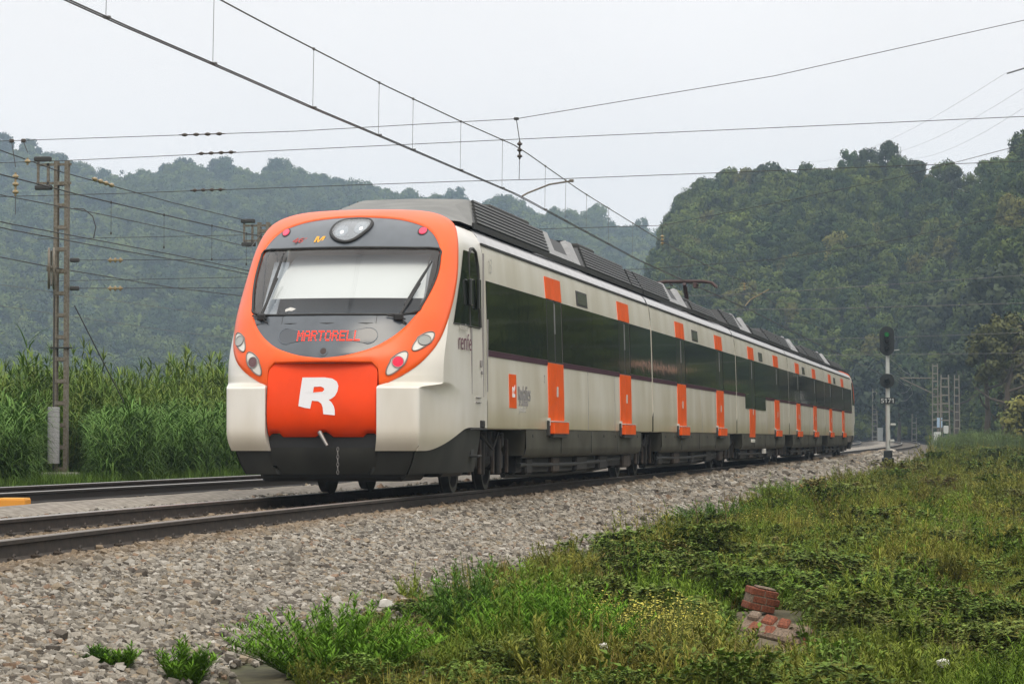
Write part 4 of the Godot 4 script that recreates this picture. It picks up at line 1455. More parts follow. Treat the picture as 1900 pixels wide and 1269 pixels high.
func carriage(no: int, s0: float, s1: float) -> void:
	var body := Geo.new()
	var prof := [[1.38, 0.885], [1.47, 0.905], [1.47, 1.3], [1.455, 1.95], [1.425, 2.95], [1.395, 3.3], [1.365, 3.452]]
	var top := [[1.345, 3.47], [1.31, 3.56], [1.24, 3.64], [1.12, 3.70], [0.9, 3.76], [0.5, 3.82], [0.0, 3.84]]
	var a := s0 + (0.09 if no > 0 else 0.0)
	var b := s1 - (0.09 if no < 4 else 0.0)
	var roofg := Geo.new()
	for side in [1.0, -1.0]:
		var rows := []
		var cols := []
		for p in prof:
			var row := PackedVector3Array()
			var cr := []
			for k in 25:
				var s := lerpf(a, b, k / 24.0)
				row.append(V(side * p[0], p[1], s))
				var dirt := clampf(smoothstep(1.55, 0.82, p[1] + 0.4 * bumps.get_noise_2d(s * 1.5, 3.0)), 0, 1)
				cr.append(Color(1, 1, 1).lerp(Color(0.74, 0.66, 0.52), dirt * 0.8) * Color(0.985, 0.97, 0.925) * (0.98 if no % 2 else 1.0))
			rows.append(row); cols.append(cr)
		body.grid(rows, cols)
		rows = []
		for p in top:
			rows.append(PackedVector3Array([V(side * p[0], p[1], a), V(side * p[0], p[1], lerpf(a, b, 0.5)), V(side * p[0], p[1], b)]))
		roofg.grid(rows)
	for e in [a, b]:
		body.face([V(-1.38, 0.885, e), V(1.38, 0.885, e), V(1.47, 1.3, e), V(1.425, 2.95, e), V(1.365, 3.45, e), V(1.12, 3.70, e), V(0, 3.84, e), V(-1.12, 3.70, e), V(-1.365, 3.45, e), V(-1.425, 2.95, e), V(-1.47, 1.3, e)], V(0, 2, (a + b) / 2))
	var c := obj("carriage", body, M.white, train)
	tag(c, ["end carriage with the cab nearest the camera", "second carriage, with the pantograph over its far end", "middle carriage with a low door window", "fourth carriage", "far end carriage"][no])
	obj("roof", roofg, M.roof_white, c)
	var gut := Geo.new()
	for side in [1.0, -1.0]:
		gut.box(V(side * 1.372, 3.448, (a + b) / 2), Vector3(0.03, 0.035, b - a))
		gut.box(V(side * 1.262, 3.712, (a + b) / 2), Vector3(0.03, 0.075, b - a))
	obj("gutter", gut, M.black, c)
	# doors
	var doors: Array = [[9.02, 10.55], [17.38, 18.90], [26.62, 28.22], [34.95, 36.62], [43.85, 45.55], [52.30, 54.0], [61.2, 62.8], [69.4, 71.0], [78.55, 80.1], [86.9, 88.45]].slice(no * 2, no * 2 + 2)
	var low := no == 2
	var ys := [1.985, 2.4, 2.945]
	var edges := [a + (0.06 if no == 0 else 0.03), doors[0][0], doors[0][1], doors[1][0], doors[1][1], b - 0.03]
	for k in 3:
		var e0: float = edges[k * 2] + (0.03 if k > 0 else 0.0)
		var e1: float = edges[k * 2 + 1] - (0.03 if k < 2 else 0.0)
		var n := maxi(1, int(round((e1 - e0) / 3.3)))
		for j in n:
			for side in [1.0, -1.0]:
				var g := Geo.new()
				slab(g, lerpf(e0, e1, float(j) / n) + 0.006, lerpf(e0, e1, float(j + 1) / n) - 0.006, ys, 0.012, side)
				obj("window", g, M.glass_dark, c)
		for side in [1.0, -1.0]:
			var sg := Geo.new()
			slab(sg, 49.0 if low and k == 1 else e0, e1, [1.90, 1.98], 0.010, side)
			obj("stripe", sg, M.purple, c)
	if low:
		for side in [1.0, -1.0]:
			for q in [[42.6, doors[0][0] - 0.03], [doors[0][1] + 0.03, 49.0]]:
				var g := Geo.new(); slab(g, q[0], q[1], [1.58, 1.98], 0.012, side); obj("window", g, M.glass_dark, c)
	for k in 2:
		for side in [1.0, -1.0]: door(c, doors[k][0], doors[k][1], low and k == 0, side)
	# small route display between the doors
	var m: float = doors[0][1] + 2.35 if no == 0 else (doors[0][1] + doors[1][0]) * 0.5 - 1.1
	for side in [1.0, -1.0]:
		var w := Geo.new(); slab(w, m - 0.62, m + 0.62, [2.99, 3.24], 0.008, side); obj("side_display", w, M.dark, c)
		var wf := Geo.new(); slab(wf, m - 0.50, m + 0.50, [3.02, 3.21], 0.014, side); obj("display_pane", wf, mat("display_pane", lin(0.10, 0.105, 0.09), 0.2), c)
	# skirts under the body between the bogies
	var sk := Geo.new()
	var k0: float = 6.97 if no == 0 else s0 + 1.55
	var k1: float = s1 - 1.80 if no < 4 else 91.0
	for side in [1.0, -1.0]:
		var rows := []
		for p in [[1.462, 0.895], [1.462, 0.62], [1.44, 0.52], [1.37, 0.465], [1.2, 0.455]]:
			rows.append(PackedVector3Array([V(side * p[0], p[1], k0), V(side * p[0], p[1], (k0 + k1) / 2), V(side * p[0], p[1], k1)]))
		sk.grid(rows)
	for e in [k0, k1]: sk.face([V(-1.46, 0.89, e), V(1.46, 0.89, e), V(1.43, 0.5, e), V(-1.43, 0.5, e)], V(0, 0.7, (k0 + k1) / 2))
	var sko := obj("skirt", sk, M.skirt, c)
	var ps := Geo.new()
	for q in [a + (b - a) * 0.30, a + (b - a) * 0.52, a + (b - a) * 0.70]:
		ps.box(V(1.4735, 1.15, q), Vector3(0.006, 0.5, 0.010)); ps.box(V(1.4645, 1.65, q), Vector3(0.006, 0.48, 0.010), Basis(Vector3.BACK, 0.023))
	tag(obj("panel_seam", ps, M.letter_grey, c), "", "", "", "stuff")
	var sd := Geo.new()
	for j in 9: sd.cbox(V(1.466, 0.80, lerpf(k0 + 0.6, k1 - 0.6, j / 8.0)), Vector3(0.012, 0.05, 0.05), 0.004)
	for j in 3: sd.box(V(1.464, 0.70, lerpf(k0, k1, (j + 1) / 4.0)), Vector3(0.010, 0.36, 0.014))
	tag(obj("skirt_fittings", sd, M.dark, c), "", "", "", "stuff")
	var ub := Geo.new()
	ub.box(V(0, 0.40, (k0 + k1) / 2), Vector3(2.5, 0.28, k1 - k0 - 0.6))
	for j in 4: ub.cbox(V(0.6, 0.33, lerpf(k0 + 1.5, k1 - 1.5, j / 3.0)), Vector3(1.1, 0.24, rng.randf_range(0.8, 2.0)), 0.02)
	obj("underframe", ub, M.underframe, c)
	for q in [[1.30, 0.36, 0.035], [1.22, 0.27, 0.028], [1.05, 0.20, 0.04]]:
		var pg := Geo.new(); pg.tube([V(q[0], q[1], k0 + 0.3), V(q[0], q[1] - 0.03, lerpf(k0, k1, 0.4)), V(q[0], q[1], lerpf(k0, k1, 0.7)), V(q[0] - 0.1, q[1] + 0.05, k1 - 0.3)], q[2], 7); obj("pipe", pg, M.dark, c)
	for j in 5:
		var eb := Geo.new()
		var es := lerpf(k0 + 1.2, k1 - 1.2, j / 4.0) + rng.randf_range(-0.5, 0.5)
		eb.cbox(V(1.12, 0.34, es), Vector3(0.42, 0.26, rng.randf_range(0.5, 1.5)), 0.03); obj("equipment_box", eb, M.bogie_rust if j % 3 == 1 else M.underframe, c)
	if no == 2:
		var bx := Geo.new(); bx.cbox(V(1.42, 0.40, 48.9), Vector3(0.1, 0.14, 0.35), 0.01); obj("white_box", bx, M.reflector, c)
	# the joint to the next carriage
	if no < 4:
		var jg := Geo.new()
		jg.box(V(0, 2.15, s1), Vector3(2.70, 2.5, 0.20))
		jg.box(V(0, 3.45, s1), Vector3(2.3, 0.4, 0.19))
		obj("gangway", jg, M.dark, c)
	# roof
	if no == 0:
		var fa := Geo.new()
		var rows := []
		for q in [[2.7, 3.80, 0.45, 0.0], [3.2, 3.88, 0.58, 0.0], [4.0, 3.98, 0.68, 0.0], [5.0, 4.13, 0.76, 0.0], [5.7, 4.25, 0.81, 0.0], [6.2, 4.28, 0.81, 0.0]]:
			var row := PackedVector3Array()
			var back: float = 3.72
			row.append(V(-1.255, 3.70, 2.75 + 0.35 * (q[0] - 2.7))); row.append(V(-q[2], q[1] - 0.02, q[0])); row.append(V(-q[2] + 0.1, q[1], q[0])); row.append(V(0, q[1] + 0.015, q[0]))
			row.append(V(q[2] - 0.1, q[1], q[0])); row.append(V(q[2], q[1] - 0.02, q[0])); row.append(V(1.255, 3.70, 2.75 + 0.35 * (q[0] - 2.7)))
			rows.append(row)
		for r in rows.size() - 1:
			for k in 6: fa.face([rows[r][k], rows[r][k + 1], rows[r + 1][k + 1], rows[r + 1][k]], V(0, 2.0, 3.0))
		obj("roof_fairing", fa, M.roof_grey, c)
	for q in [[[4.0, 10.42, 4.26, 1.95, 1.85], [14.5, 20.45, 4.25, 1.85, 1.7], [20.6, 22.2, 4.2, 1.7, 1.0]], [[22.3, 26.95, 4.22, 1.2, 1.8], [31.4, 37.2, 4.02, 1.0, 0.4]], [[40.2, 43.2, 4.22, 0.8, 1.8], [47.3, 52.4, 4.0, 0.9, 0.6], [53.0, 57.9, 4.2, 0.8, 0.6]], [[58.0, 61.4, 4.2, 0.8, 1.8], [65.5, 69.0, 4.0, 0.9, 0.3], [70.0, 75.7, 4.2, 0.6, 0.8]], [[75.9, 78.9, 4.2, 0.9, 1.8], [83.0, 92.5, 4.05, 1.0, -0.6]]][no]:
		louvres(c, q[0], q[1], q[2], q[3], q[4])
	for r in [[10.45], [27.0], [43.25], [61.45], [78.95]][no]: ribs(c, r, true)
	var cap := Geo.new()
	for q in [[[8.0, 11.5], [17.0, 19.0]], [[24.0, 26.0], [32.5, 36.0]], [[48.5, 51.5]], [[66.0, 68.0]], [[84.0, 90.0]]][no]:
		cap.cbox(V(0.1, 4.29 if no == 0 else 4.12, (q[0] + q[1]) / 2), Vector3(1.3, 0.14, q[1] - q[0]), 0.03)
	obj("roof_unit", cap, M.dark, c)
	if no == 1: pantograph(c)
	if no == 0:
		# livery lettering behind the cab
		var lg := Geo.new(); slab(lg, 5.46, 6.06, [1.20, 1.45, 1.69], 0.006, 1.0, 0.01); obj("logo", lg, M.orange, c)
		words("R", 0.24, M.letter_white, c, facing(1.472, 1.43, 5.82) * Transform3D(Basis(Vector3.BACK, PI / 2), Vector3.ZERO), "lettering", "Droid Sans", 800)
		words("Rodalies", 0.20, M.letter_grey, c, facing(1.474, 1.42, 6.74), "lettering", "Droid Sans", 700)
		words("de Catalunya", 0.10, M.letter_grey, c, facing(1.475, 1.29, 6.66), "lettering", "Droid Sans", 400)
		words("generalitat", 0.09, mat("letter_pale", lin(0.42, 0.41, 0.38), 0.6), c, facing(1.476, 1.19, 6.55), "lettering", "Droid Sans", 400)
		words("13", 0.20, M.letter_pale, c, facing(1.425, 3.17, 4.15), "lettering", "Droid Sans", 500)
		words("2", 0.12, M.letter_grey, c, facing(1.466, 1.68, 8.65), "lettering", "Droid Sans", 500)


func door(c: Node, s0: float, s1: float, low: bool, side: float) -> void:
	var o := Geo.new()
	var gl := Geo.new()
	var dk := Geo.new()
	var pale := Geo.new()
	var grey := Geo.new()
	var mid := (s0 + s1) * 0.5
	var sill := 0.86 if not low else 0.76
	var bot := 1.945 if not low else 1.575
	for q in [[s0, mid - 0.008], [mid + 0.008, s1]]:
		slab(o, q[0], q[1], [2.955, 3.12, 3.30], 0.014, side)
		slab(o, q[0], q[1], [1.03 if not low else 0.80, 1.4, bot], 0.014, side)
		slab(gl, q[0] + 0.05, q[1] - 0.05, [bot + 0.03, 2.5, 2.93], 0.008, side)
		slab(dk, q[0], q[1], [bot + 0.006, 2.5, 2.95], 0.004, side)
	slab(dk, mid - 0.008, mid + 0.008, [0.9, 1.4, bot, 2.95, 3.29], 0.006, side)
	dk.box(V(side * 1.44, 1.0, s0 - 0.03), Vector3(0.05, 0.26, 0.05))
	slab(grey, mid - 0.02, mid + 0.05, [2.42, 2.65, 2.90], 0.013, side)
	if not low:
		o.cbox(V(side * 1.505, 0.925, mid), Vector3(0.12, 0.19, s1 - s0 - 0.02), 0.012)
		pale.box(V(side * 1.505, 1.026, mid), Vector3(0.128, 0.012, s1 - s0))
		dk.cbox(V(side * 1.495, 0.80, mid), Vector3(0.10, 0.055, s1 - s0 - 0.1), 0.01)
		for e in [s0 - 0.08, s1 + 0.08]: dk.cbox(V(side * 1.475, 0.92, e), Vector3(0.06, 0.24, 0.13), 0.01)
		pale.box(V(side * 1.485, 1.02, s0 - 0.06), Vector3(0.05, 0.12, 0.05))
	else:
		pale.cbox(V(side * 1.47, 0.70, mid), Vector3(0.06, 0.09, 0.9), 0.01)
	pale.box(V(side * 1.487, 1.50, mid + 0.05), Vector3(0.006, 0.16, 0.14))
	multi("door", [o, M.orange, gl, M.door_glass, dk, M.dark, pale, M.reflector, grey, M.rib], c)


func pantograph(c: Node) -> void:
	var g := Geo.new()
	var s := 39.6
	for t in [-0.5, 0.5]:
		for q in [-0.6, 0.6]: g.tube([V(t, 3.8, s + q), V(t, 4.08, s + q)], 0.05, 7)
		g.tube([V(t, 4.1, s - 0.8), V(t, 4.1, s + 0.8)], 0.03, 6)
	g.tube([V(-0.5, 4.1, s + 0.6), V(0.5, 4.1, s + 0.6)], 0.03, 6)
	g.tube([V(0, 4.12, s + 0.6), V(0, 4.42, s + 1.9)], 0.06, 7)
	g.tube([V(0, 4.42, s + 1.9), V(0.0, 4.88, s + 1.3)], 0.05, 7)
	g.tube([V(0.06, 4.16, s + 0.75), V(0.05, 4.40, s + 1.95), V(0.05, 4.82, s + 1.4)], 0.012, 5)
	for q in [-0.18, 0.18]:
		g.tube([V(-0.86, 4.78, s + 1.3 + q), V(-0.74, 4.90, s + 1.3 + q), V(-0.5, 4.94, s + 1.3 + q), V(0.5, 4.94, s + 1.3 + q), V(0.74, 4.90, s + 1.3 + q), V(0.86, 4.78, s + 1.3 + q)], 0.04, 6)
	for t in [-0.35, 0.35]: g.tube([V(t, 4.87, s + 1.05), V(t, 4.85, s + 1.55)], 0.02, 6)
	g.cbox(V(0.3, 4.83, s + 1.3), Vector3(0.08, 0.14, 0.5), 0.01)
	obj("pantograph", g, mat("pantograph_red", lin(0.055, 0.028, 0.026), 0.6), c)


func train_bogies() -> void:
	for q in [[5.24, 2.5], [22.25, 2.7], [40.10, 2.7], [57.95, 2.7], [75.80, 2.7], [92.6, 2.5]]:
		var s: float = q[0]
		var w: float = q[1]
		var g := Geo.new()
		for side in [1.0, -1.0]:
			g.tube([V(side * 1.02, 0.50, s - w / 2 - 0.45), V(side * 1.02, 0.56, s - w / 2), V(side * 1.02, 0.42, s - 0.5), V(side * 1.02, 0.42, s + 0.5), V(side * 1.02, 0.56, s + w / 2), V(side * 1.02, 0.50, s + w / 2 + 0.45)], 0.10, 8)
			for e in [-0.22, 0.22]: g.lathe([Vector2(0.0, 0.5), Vector2(0.12, 0.5), Vector2(0.13, 0.58), Vector2(0.12, 0.86), Vector2(0.0, 0.86)], 10, Transform3D(Basis(), V(side * 1.10, 0, s + e)))
			for e in [-w / 2, w / 2]: g.cbox(V(side * 1.06, 0.42, s + e), Vector3(0.22, 0.26, 0.34), 0.04)
			for e in [-0.62, 0.62]:
				g.tube([V(side * 1.22, 0.25, s + e), V(side * 1.22, 0.80, s + e)], 0.045, 7)
			g.tube([V(side * 1.25, 0.82, s - 0.9), V(side * 1.3, 0.6, s - 0.2), V(side * 1.25, 0.84, s + 0.5)], 0.02, 6)
			g.cbox(V(side * 1.20, 0.74, s + 0.95), Vector3(0.10, 0.22, 0.16), 0.02)
		g.box(V(0, 0.66, s), Vector3(2.2, 0.4, 3.0)); g.box(V(0, 0.42, s), Vector3(1.3, 0.34, 1.7))
		var b := obj("bogie", g, M.underframe, train)
		var rust := Geo.new()
		for e in [-w / 2 - 0.28, -0.75, 0.28, 0.85, w / 2 + 0.2]:
			rust.cbox(V(1.21, 0.50, s + e), Vector3(0.05, 0.5, 0.08), 0.01)
		obj("hangers", rust, M.bogie_rust, b)
		for e in [-w / 2, w / 2]:
			for side in [1.0, -1.0]:
				var wh := Geo.new()
				var xf := Transform3D(Basis(Vector3(0, 0, 1), -side * PI / 2), V(side * 0.80, 0.43, s + e))
				wh.lathe([Vector2(0.0, 0.02), Vector2(0.10, 0.10), Vector2(0.14, 0.06), Vector2(0.34, 0.05), Vector2(0.36, 0.13), Vector2(0.425, 0.135), Vector2(0.43, 0.03), Vector2(0.458, 0.02), Vector2(0.45, -0.005), Vector2(0.0, -0.005)], 28, xf)
				obj("wheel", wh, M.wheel, b)
			var ax := Geo.new(); ax.tube([V(-0.8, 0.43, s + e), V(0.8, 0.43, s + e)], 0.085, 8); obj("axle", ax, M.underframe, b)


func train_rear() -> void:   # the far cab, the same front turned round
	var back := Transform3D(Basis(Vector3.UP, PI), V(0, 0, LENGTH))
	for n in ["cab_shell", "front_ring", "front_mask", "front_panel", "front_skirt"]:
		var o: MeshInstance3D = train.get_node(NodePath(n))
		var r := again(o.mesh, n, train, back)
	for o in train.get_children():
		if String(o.name).begins_with("cab_side_window") and not o.has_meta("rear"):
			var r := again((o as MeshInstance3D).mesh, "cab_side_window", train, back)
			r.set_meta("rear", true)
	again(mask_patch(2.347, 3.266, -0.008, -0.01, 8).mesh(), "windscreen", train, back)
	(train.get_child(train.get_child_count() - 1) as MeshInstance3D).mesh.surface_set_material(0, M.glass_dark)


# ---------------------------------------------------------------- overhead line
func wire_thing(called: String, label: String, cat: String, group := "") -> Node3D:
	return thing(called, label, cat, Vector3.ZERO, group)


func discs(g: Geo, a: Vector3, b: Vector3, n: int, r: float) -> void:   # an insulator string from a to b
	g.tube([a, b], r * 0.35, 6)
	var y := (b - a).normalized()
	var x := y.cross(Vector3.UP)
	if x.length() < 0.1: x = y.cross(Vector3.RIGHT)
	x = x.normalized()
	var bs := Basis(x, y, x.cross(y))
	for k in n:
		var p := a.lerp(b, (k + 0.5) / n)
		var l := a.distance_to(b) / n
		g.lathe([Vector2(0.0, -0.30 * l), Vector2(r * 0.6, -0.25 * l), Vector2(r, -0.05 * l), Vector2(r, 0.08 * l), Vector2(r * 0.45, 0.25 * l), Vector2(0.0, 0.3 * l)], 10, Transform3D(bs, p))


func sag(a: Vector3, b: Vector3, drop: float, n := 12) -> Array:
	var o := []
	for k in n + 1:
		var f := float(k) / n
		o.append(a.lerp(b, f) - Vector3(0, drop * 4.0 * f * (1.0 - f), 0))
	return o


func make_overhead() -> void:
	var contact := [[8.0, 4.86], [20.0, 4.82], [27.0, 4.83], [31.0, 4.87], [35.2, 4.90], [39.2, 4.95], [50.4, 5.07], [56.0, 5.02], [67.0, 4.93], [80.0, 4.97], [94.0, 5.03], [130.0, 4.98], [180.0, 5.0], [240.0, 5.1]]
	var mess := [[8.0, 6.0], [20.0, 5.70], [28.0, 5.61], [33.0, 5.63], [39.2, 5.69], [45.1, 5.80], [50.4, 5.93], [58.0, 5.78], [72.0, 5.68], [84.0, 5.72], [94.0, 5.87], [111.0, 5.6], [140.0, 5.85], [180.0, 5.8], [240.0, 6.0]]
	var t := wire_thing("overhead_line", "overhead contact line hung by droppers above the train's track", "overhead line")
	var ds := []
	var D := 8.0
	while D < 240.0: ds.append(D); D += 1.5 if D < 110.0 else 5.0
	for k in 2:
		var g := Geo.new()
		var pts := []
		for d in ds: pts.append(at(track_x(maxf(d, 36)) + 0.028 * (k * 2 - 1), along(contact, d) + 0.006 * k, d))
		g.tube(pts, 0.0085, 5); obj("contact_wire", g, M.wire, t)
	var g := Geo.new()
	var pts := []
	for d in ds: pts.append(at(track_x(maxf(d, 36)), along(mess, d), d))
	g.tube(pts, 0.0095, 5); obj("messenger_wire", g, M.wire_brown, t)
	for d in [24.4, 26.9, 30.7, 35.3, 39.1, 41.4, 45.1, 48.9, 53.5, 56.0, 58.8, 62.1, 66.1, 75.4, 82.8, 90.0, 98.0, 104.0, 111.0]:
		var q := Geo.new()
		q.tube([at(track_x(maxf(d, 36)) + 0.012, along(contact, d) + 0.02, d), at(track_x(maxf(d, 36)), along(mess, d), d)], 0.0035, 4)
		q.cbox(at(track_x(maxf(d, 36)), along(mess, d), d), Vector3(0.03, 0.04, 0.03), 0.006)
		q.cbox(at(track_x(maxf(d, 36)), along(contact, d) + 0.012, d), Vector3(0.075, 0.03, 0.03), 0.006)
		obj("dropper", q, M.wire_thin, t)
	var ra := Geo.new()
	ra.tube([at(7.78, 5.36, 51.0), at(8.2, 5.30, 51.0), at(8.60, 5.15, 51.0), at(8.66, 5.08, 50.8)], 0.017, 6)
	ra.cbox(at(7.80, 5.36, 51.0), Vector3(0.08, 0.05, 0.05), 0.01)
	obj("steady_arm", ra, M.mast_steel, t)
	var ra2 := Geo.new()
	ra2.tube([at(7.9, 5.62, 94.2), at(8.5, 5.30, 94.2), at(8.66, 5.08, 94.0)], 0.017, 6); obj("steady_arm", ra2, M.insulator, t)
	var span := "cross wires strung over the tracks"
	# the three wires of the nearer span
	var sp := [
		["upper cross wire, bent upwards at its hanger over the train", [at(29.3, 6.11, 51), at(21.15, 6.21, 51), at(18.45, 6.26, 51), at(12.86, 6.34, 51), at(8.8, 6.49, 51), at(4.18, 7.16, 51), at(-0.23, 8.05, 51), at(-5.86, 9.41, 51)], [15.07, 14.2], 6.31, 6.32],
		["middle cross wire running straight over the train's roof", [at(29.29, 5.67, 51), at(17.12, 5.88, 51), at(8.83, 6.12, 51), at(-0.22, 6.36, 51), at(-5.83, 6.54, 51)], [14.74, 13.99], 5.96, 5.98],
		["lower cross wire that carries the steady arm", [at(29.29, 5.12, 51), at(16.45, 5.25, 51), at(9.88, 5.38, 51), at(7.89, 5.4, 51), at(-0.22, 5.58, 51), at(-5.83, 5.72, 51)], [14.85, 14.2], 5.29, 5.3]]
	for e in sp:
		var o := wire_thing("cross_span_wire", e[0], "wire", span)
		var w := Geo.new(); w.tube(e[1], 0.0065, 5); obj("wire", w, M.wire, o)
		var ins := Geo.new(); discs(ins, at(e[2][0], e[3], 51), at(e[2][1], e[4], 51), 4, 0.032); obj("insulator", ins, M.insulator_brown, o)
	var hg := wire_thing("hanger", "hanger with a brown insulator below the bend of the upper cross wire", "hanger")
	var hw := Geo.new()
	hw.cbox(at(8.8, 6.49, 51), Vector3(0.09, 0.05, 0.05), 0.01); hw.tube([at(8.8, 6.48, 51), at(8.74, 6.09, 51)], 0.008, 5); hw.tube([at(8.74, 5.8, 51), at(8.75, 5.4, 51)], 0.006, 5)
	obj("rod", hw, M.mast_dark, hg)
	var hi := Geo.new(); discs(hi, at(8.74, 6.09, 51), at(8.74, 5.76, 51), 3, 0.05); obj("insulator", hi, M.insulator_brown, hg)
	# further spans
	for e in [["upper wire of the farther cross span, climbing to the right over the near hill", [at(25.09, 5.95, 72), at(11.85, 6.05, 72), at(8.72, 6.1, 72), at(5.73, 6.65, 72), at(2.86, 7.21, 72), at(-0.23, 7.98, 72), at(-5.88, 9.54, 72)]],
			["lower wire of the farther cross span, below the hilltop", [at(25.08, 4.85, 72), at(9.11, 5.01, 72), at(5.89, 5.22, 72), at(3.16, 5.62, 72), at(-0.22, 6.31, 72), at(-5.86, 7.39, 72)]],
			["upper wire of the third cross span, behind the pantograph", [at(24.73, 5.4, 94), at(9.52, 5.43, 94), at(6.88, 5.56, 94), at(-0.21, 5.99, 94), at(-7.79, 6.6, 94)]],
			["lower wire of the third cross span, behind the pantograph", [at(24.73, 4.89, 94), at(9.52, 4.96, 94), at(5.87, 4.97, 94), at(-0.21, 5.1, 94), at(-7.78, 5.33, 94)]],
			["upper wire of the farthest cross span, above the signal", [at(26.53, 5.04, 128), at(9.48, 5.14, 128), at(5.45, 5.22, 128), at(-0.2, 5.38, 128), at(-7.81, 5.72, 128)]],
			["lower wire of the farthest cross span, passing the signal's head", [at(26.53, 4.32, 128), at(9.48, 4.44, 128), at(5.46, 4.47, 128), at(-0.2, 4.49, 128), at(-7.8, 4.65, 128)]]]:
		var o := wire_thing("cross_span_wire", e[0], "wire", span)
		var w := Geo.new(); w.tube(e[1], 0.0075 if e[1][0].z > -80 else 0.009, 5); obj("wire", w, M.wire if e[1][0].z > -80 else M.wire_thin, o)
	for e in [[72.0, 5.75, "yellowish insulator hanging under the farther cross span, against the hill", 8.71, 6.07], [94.0, 5.72, "small ochre insulator where the third cross span meets the line", 8.68, 5.95]]:
		var o := wire_thing("hanging_insulator", e[2], "insulator")
		var w := Geo.new(); discs(w, at(e[3], e[1] + 0.12, e[0]), at(e[3], e[1] - 0.14, e[0]), 3, 0.05); obj("insulator", w, M.insulator, o)
		var q := Geo.new(); q.tube([at(e[3], e[4], e[0]), at(e[3], e[1] - 0.17, e[0])], 0.007, 5); obj("rod", q, M.mast_dark, o)
	left_lines()
	far_power()


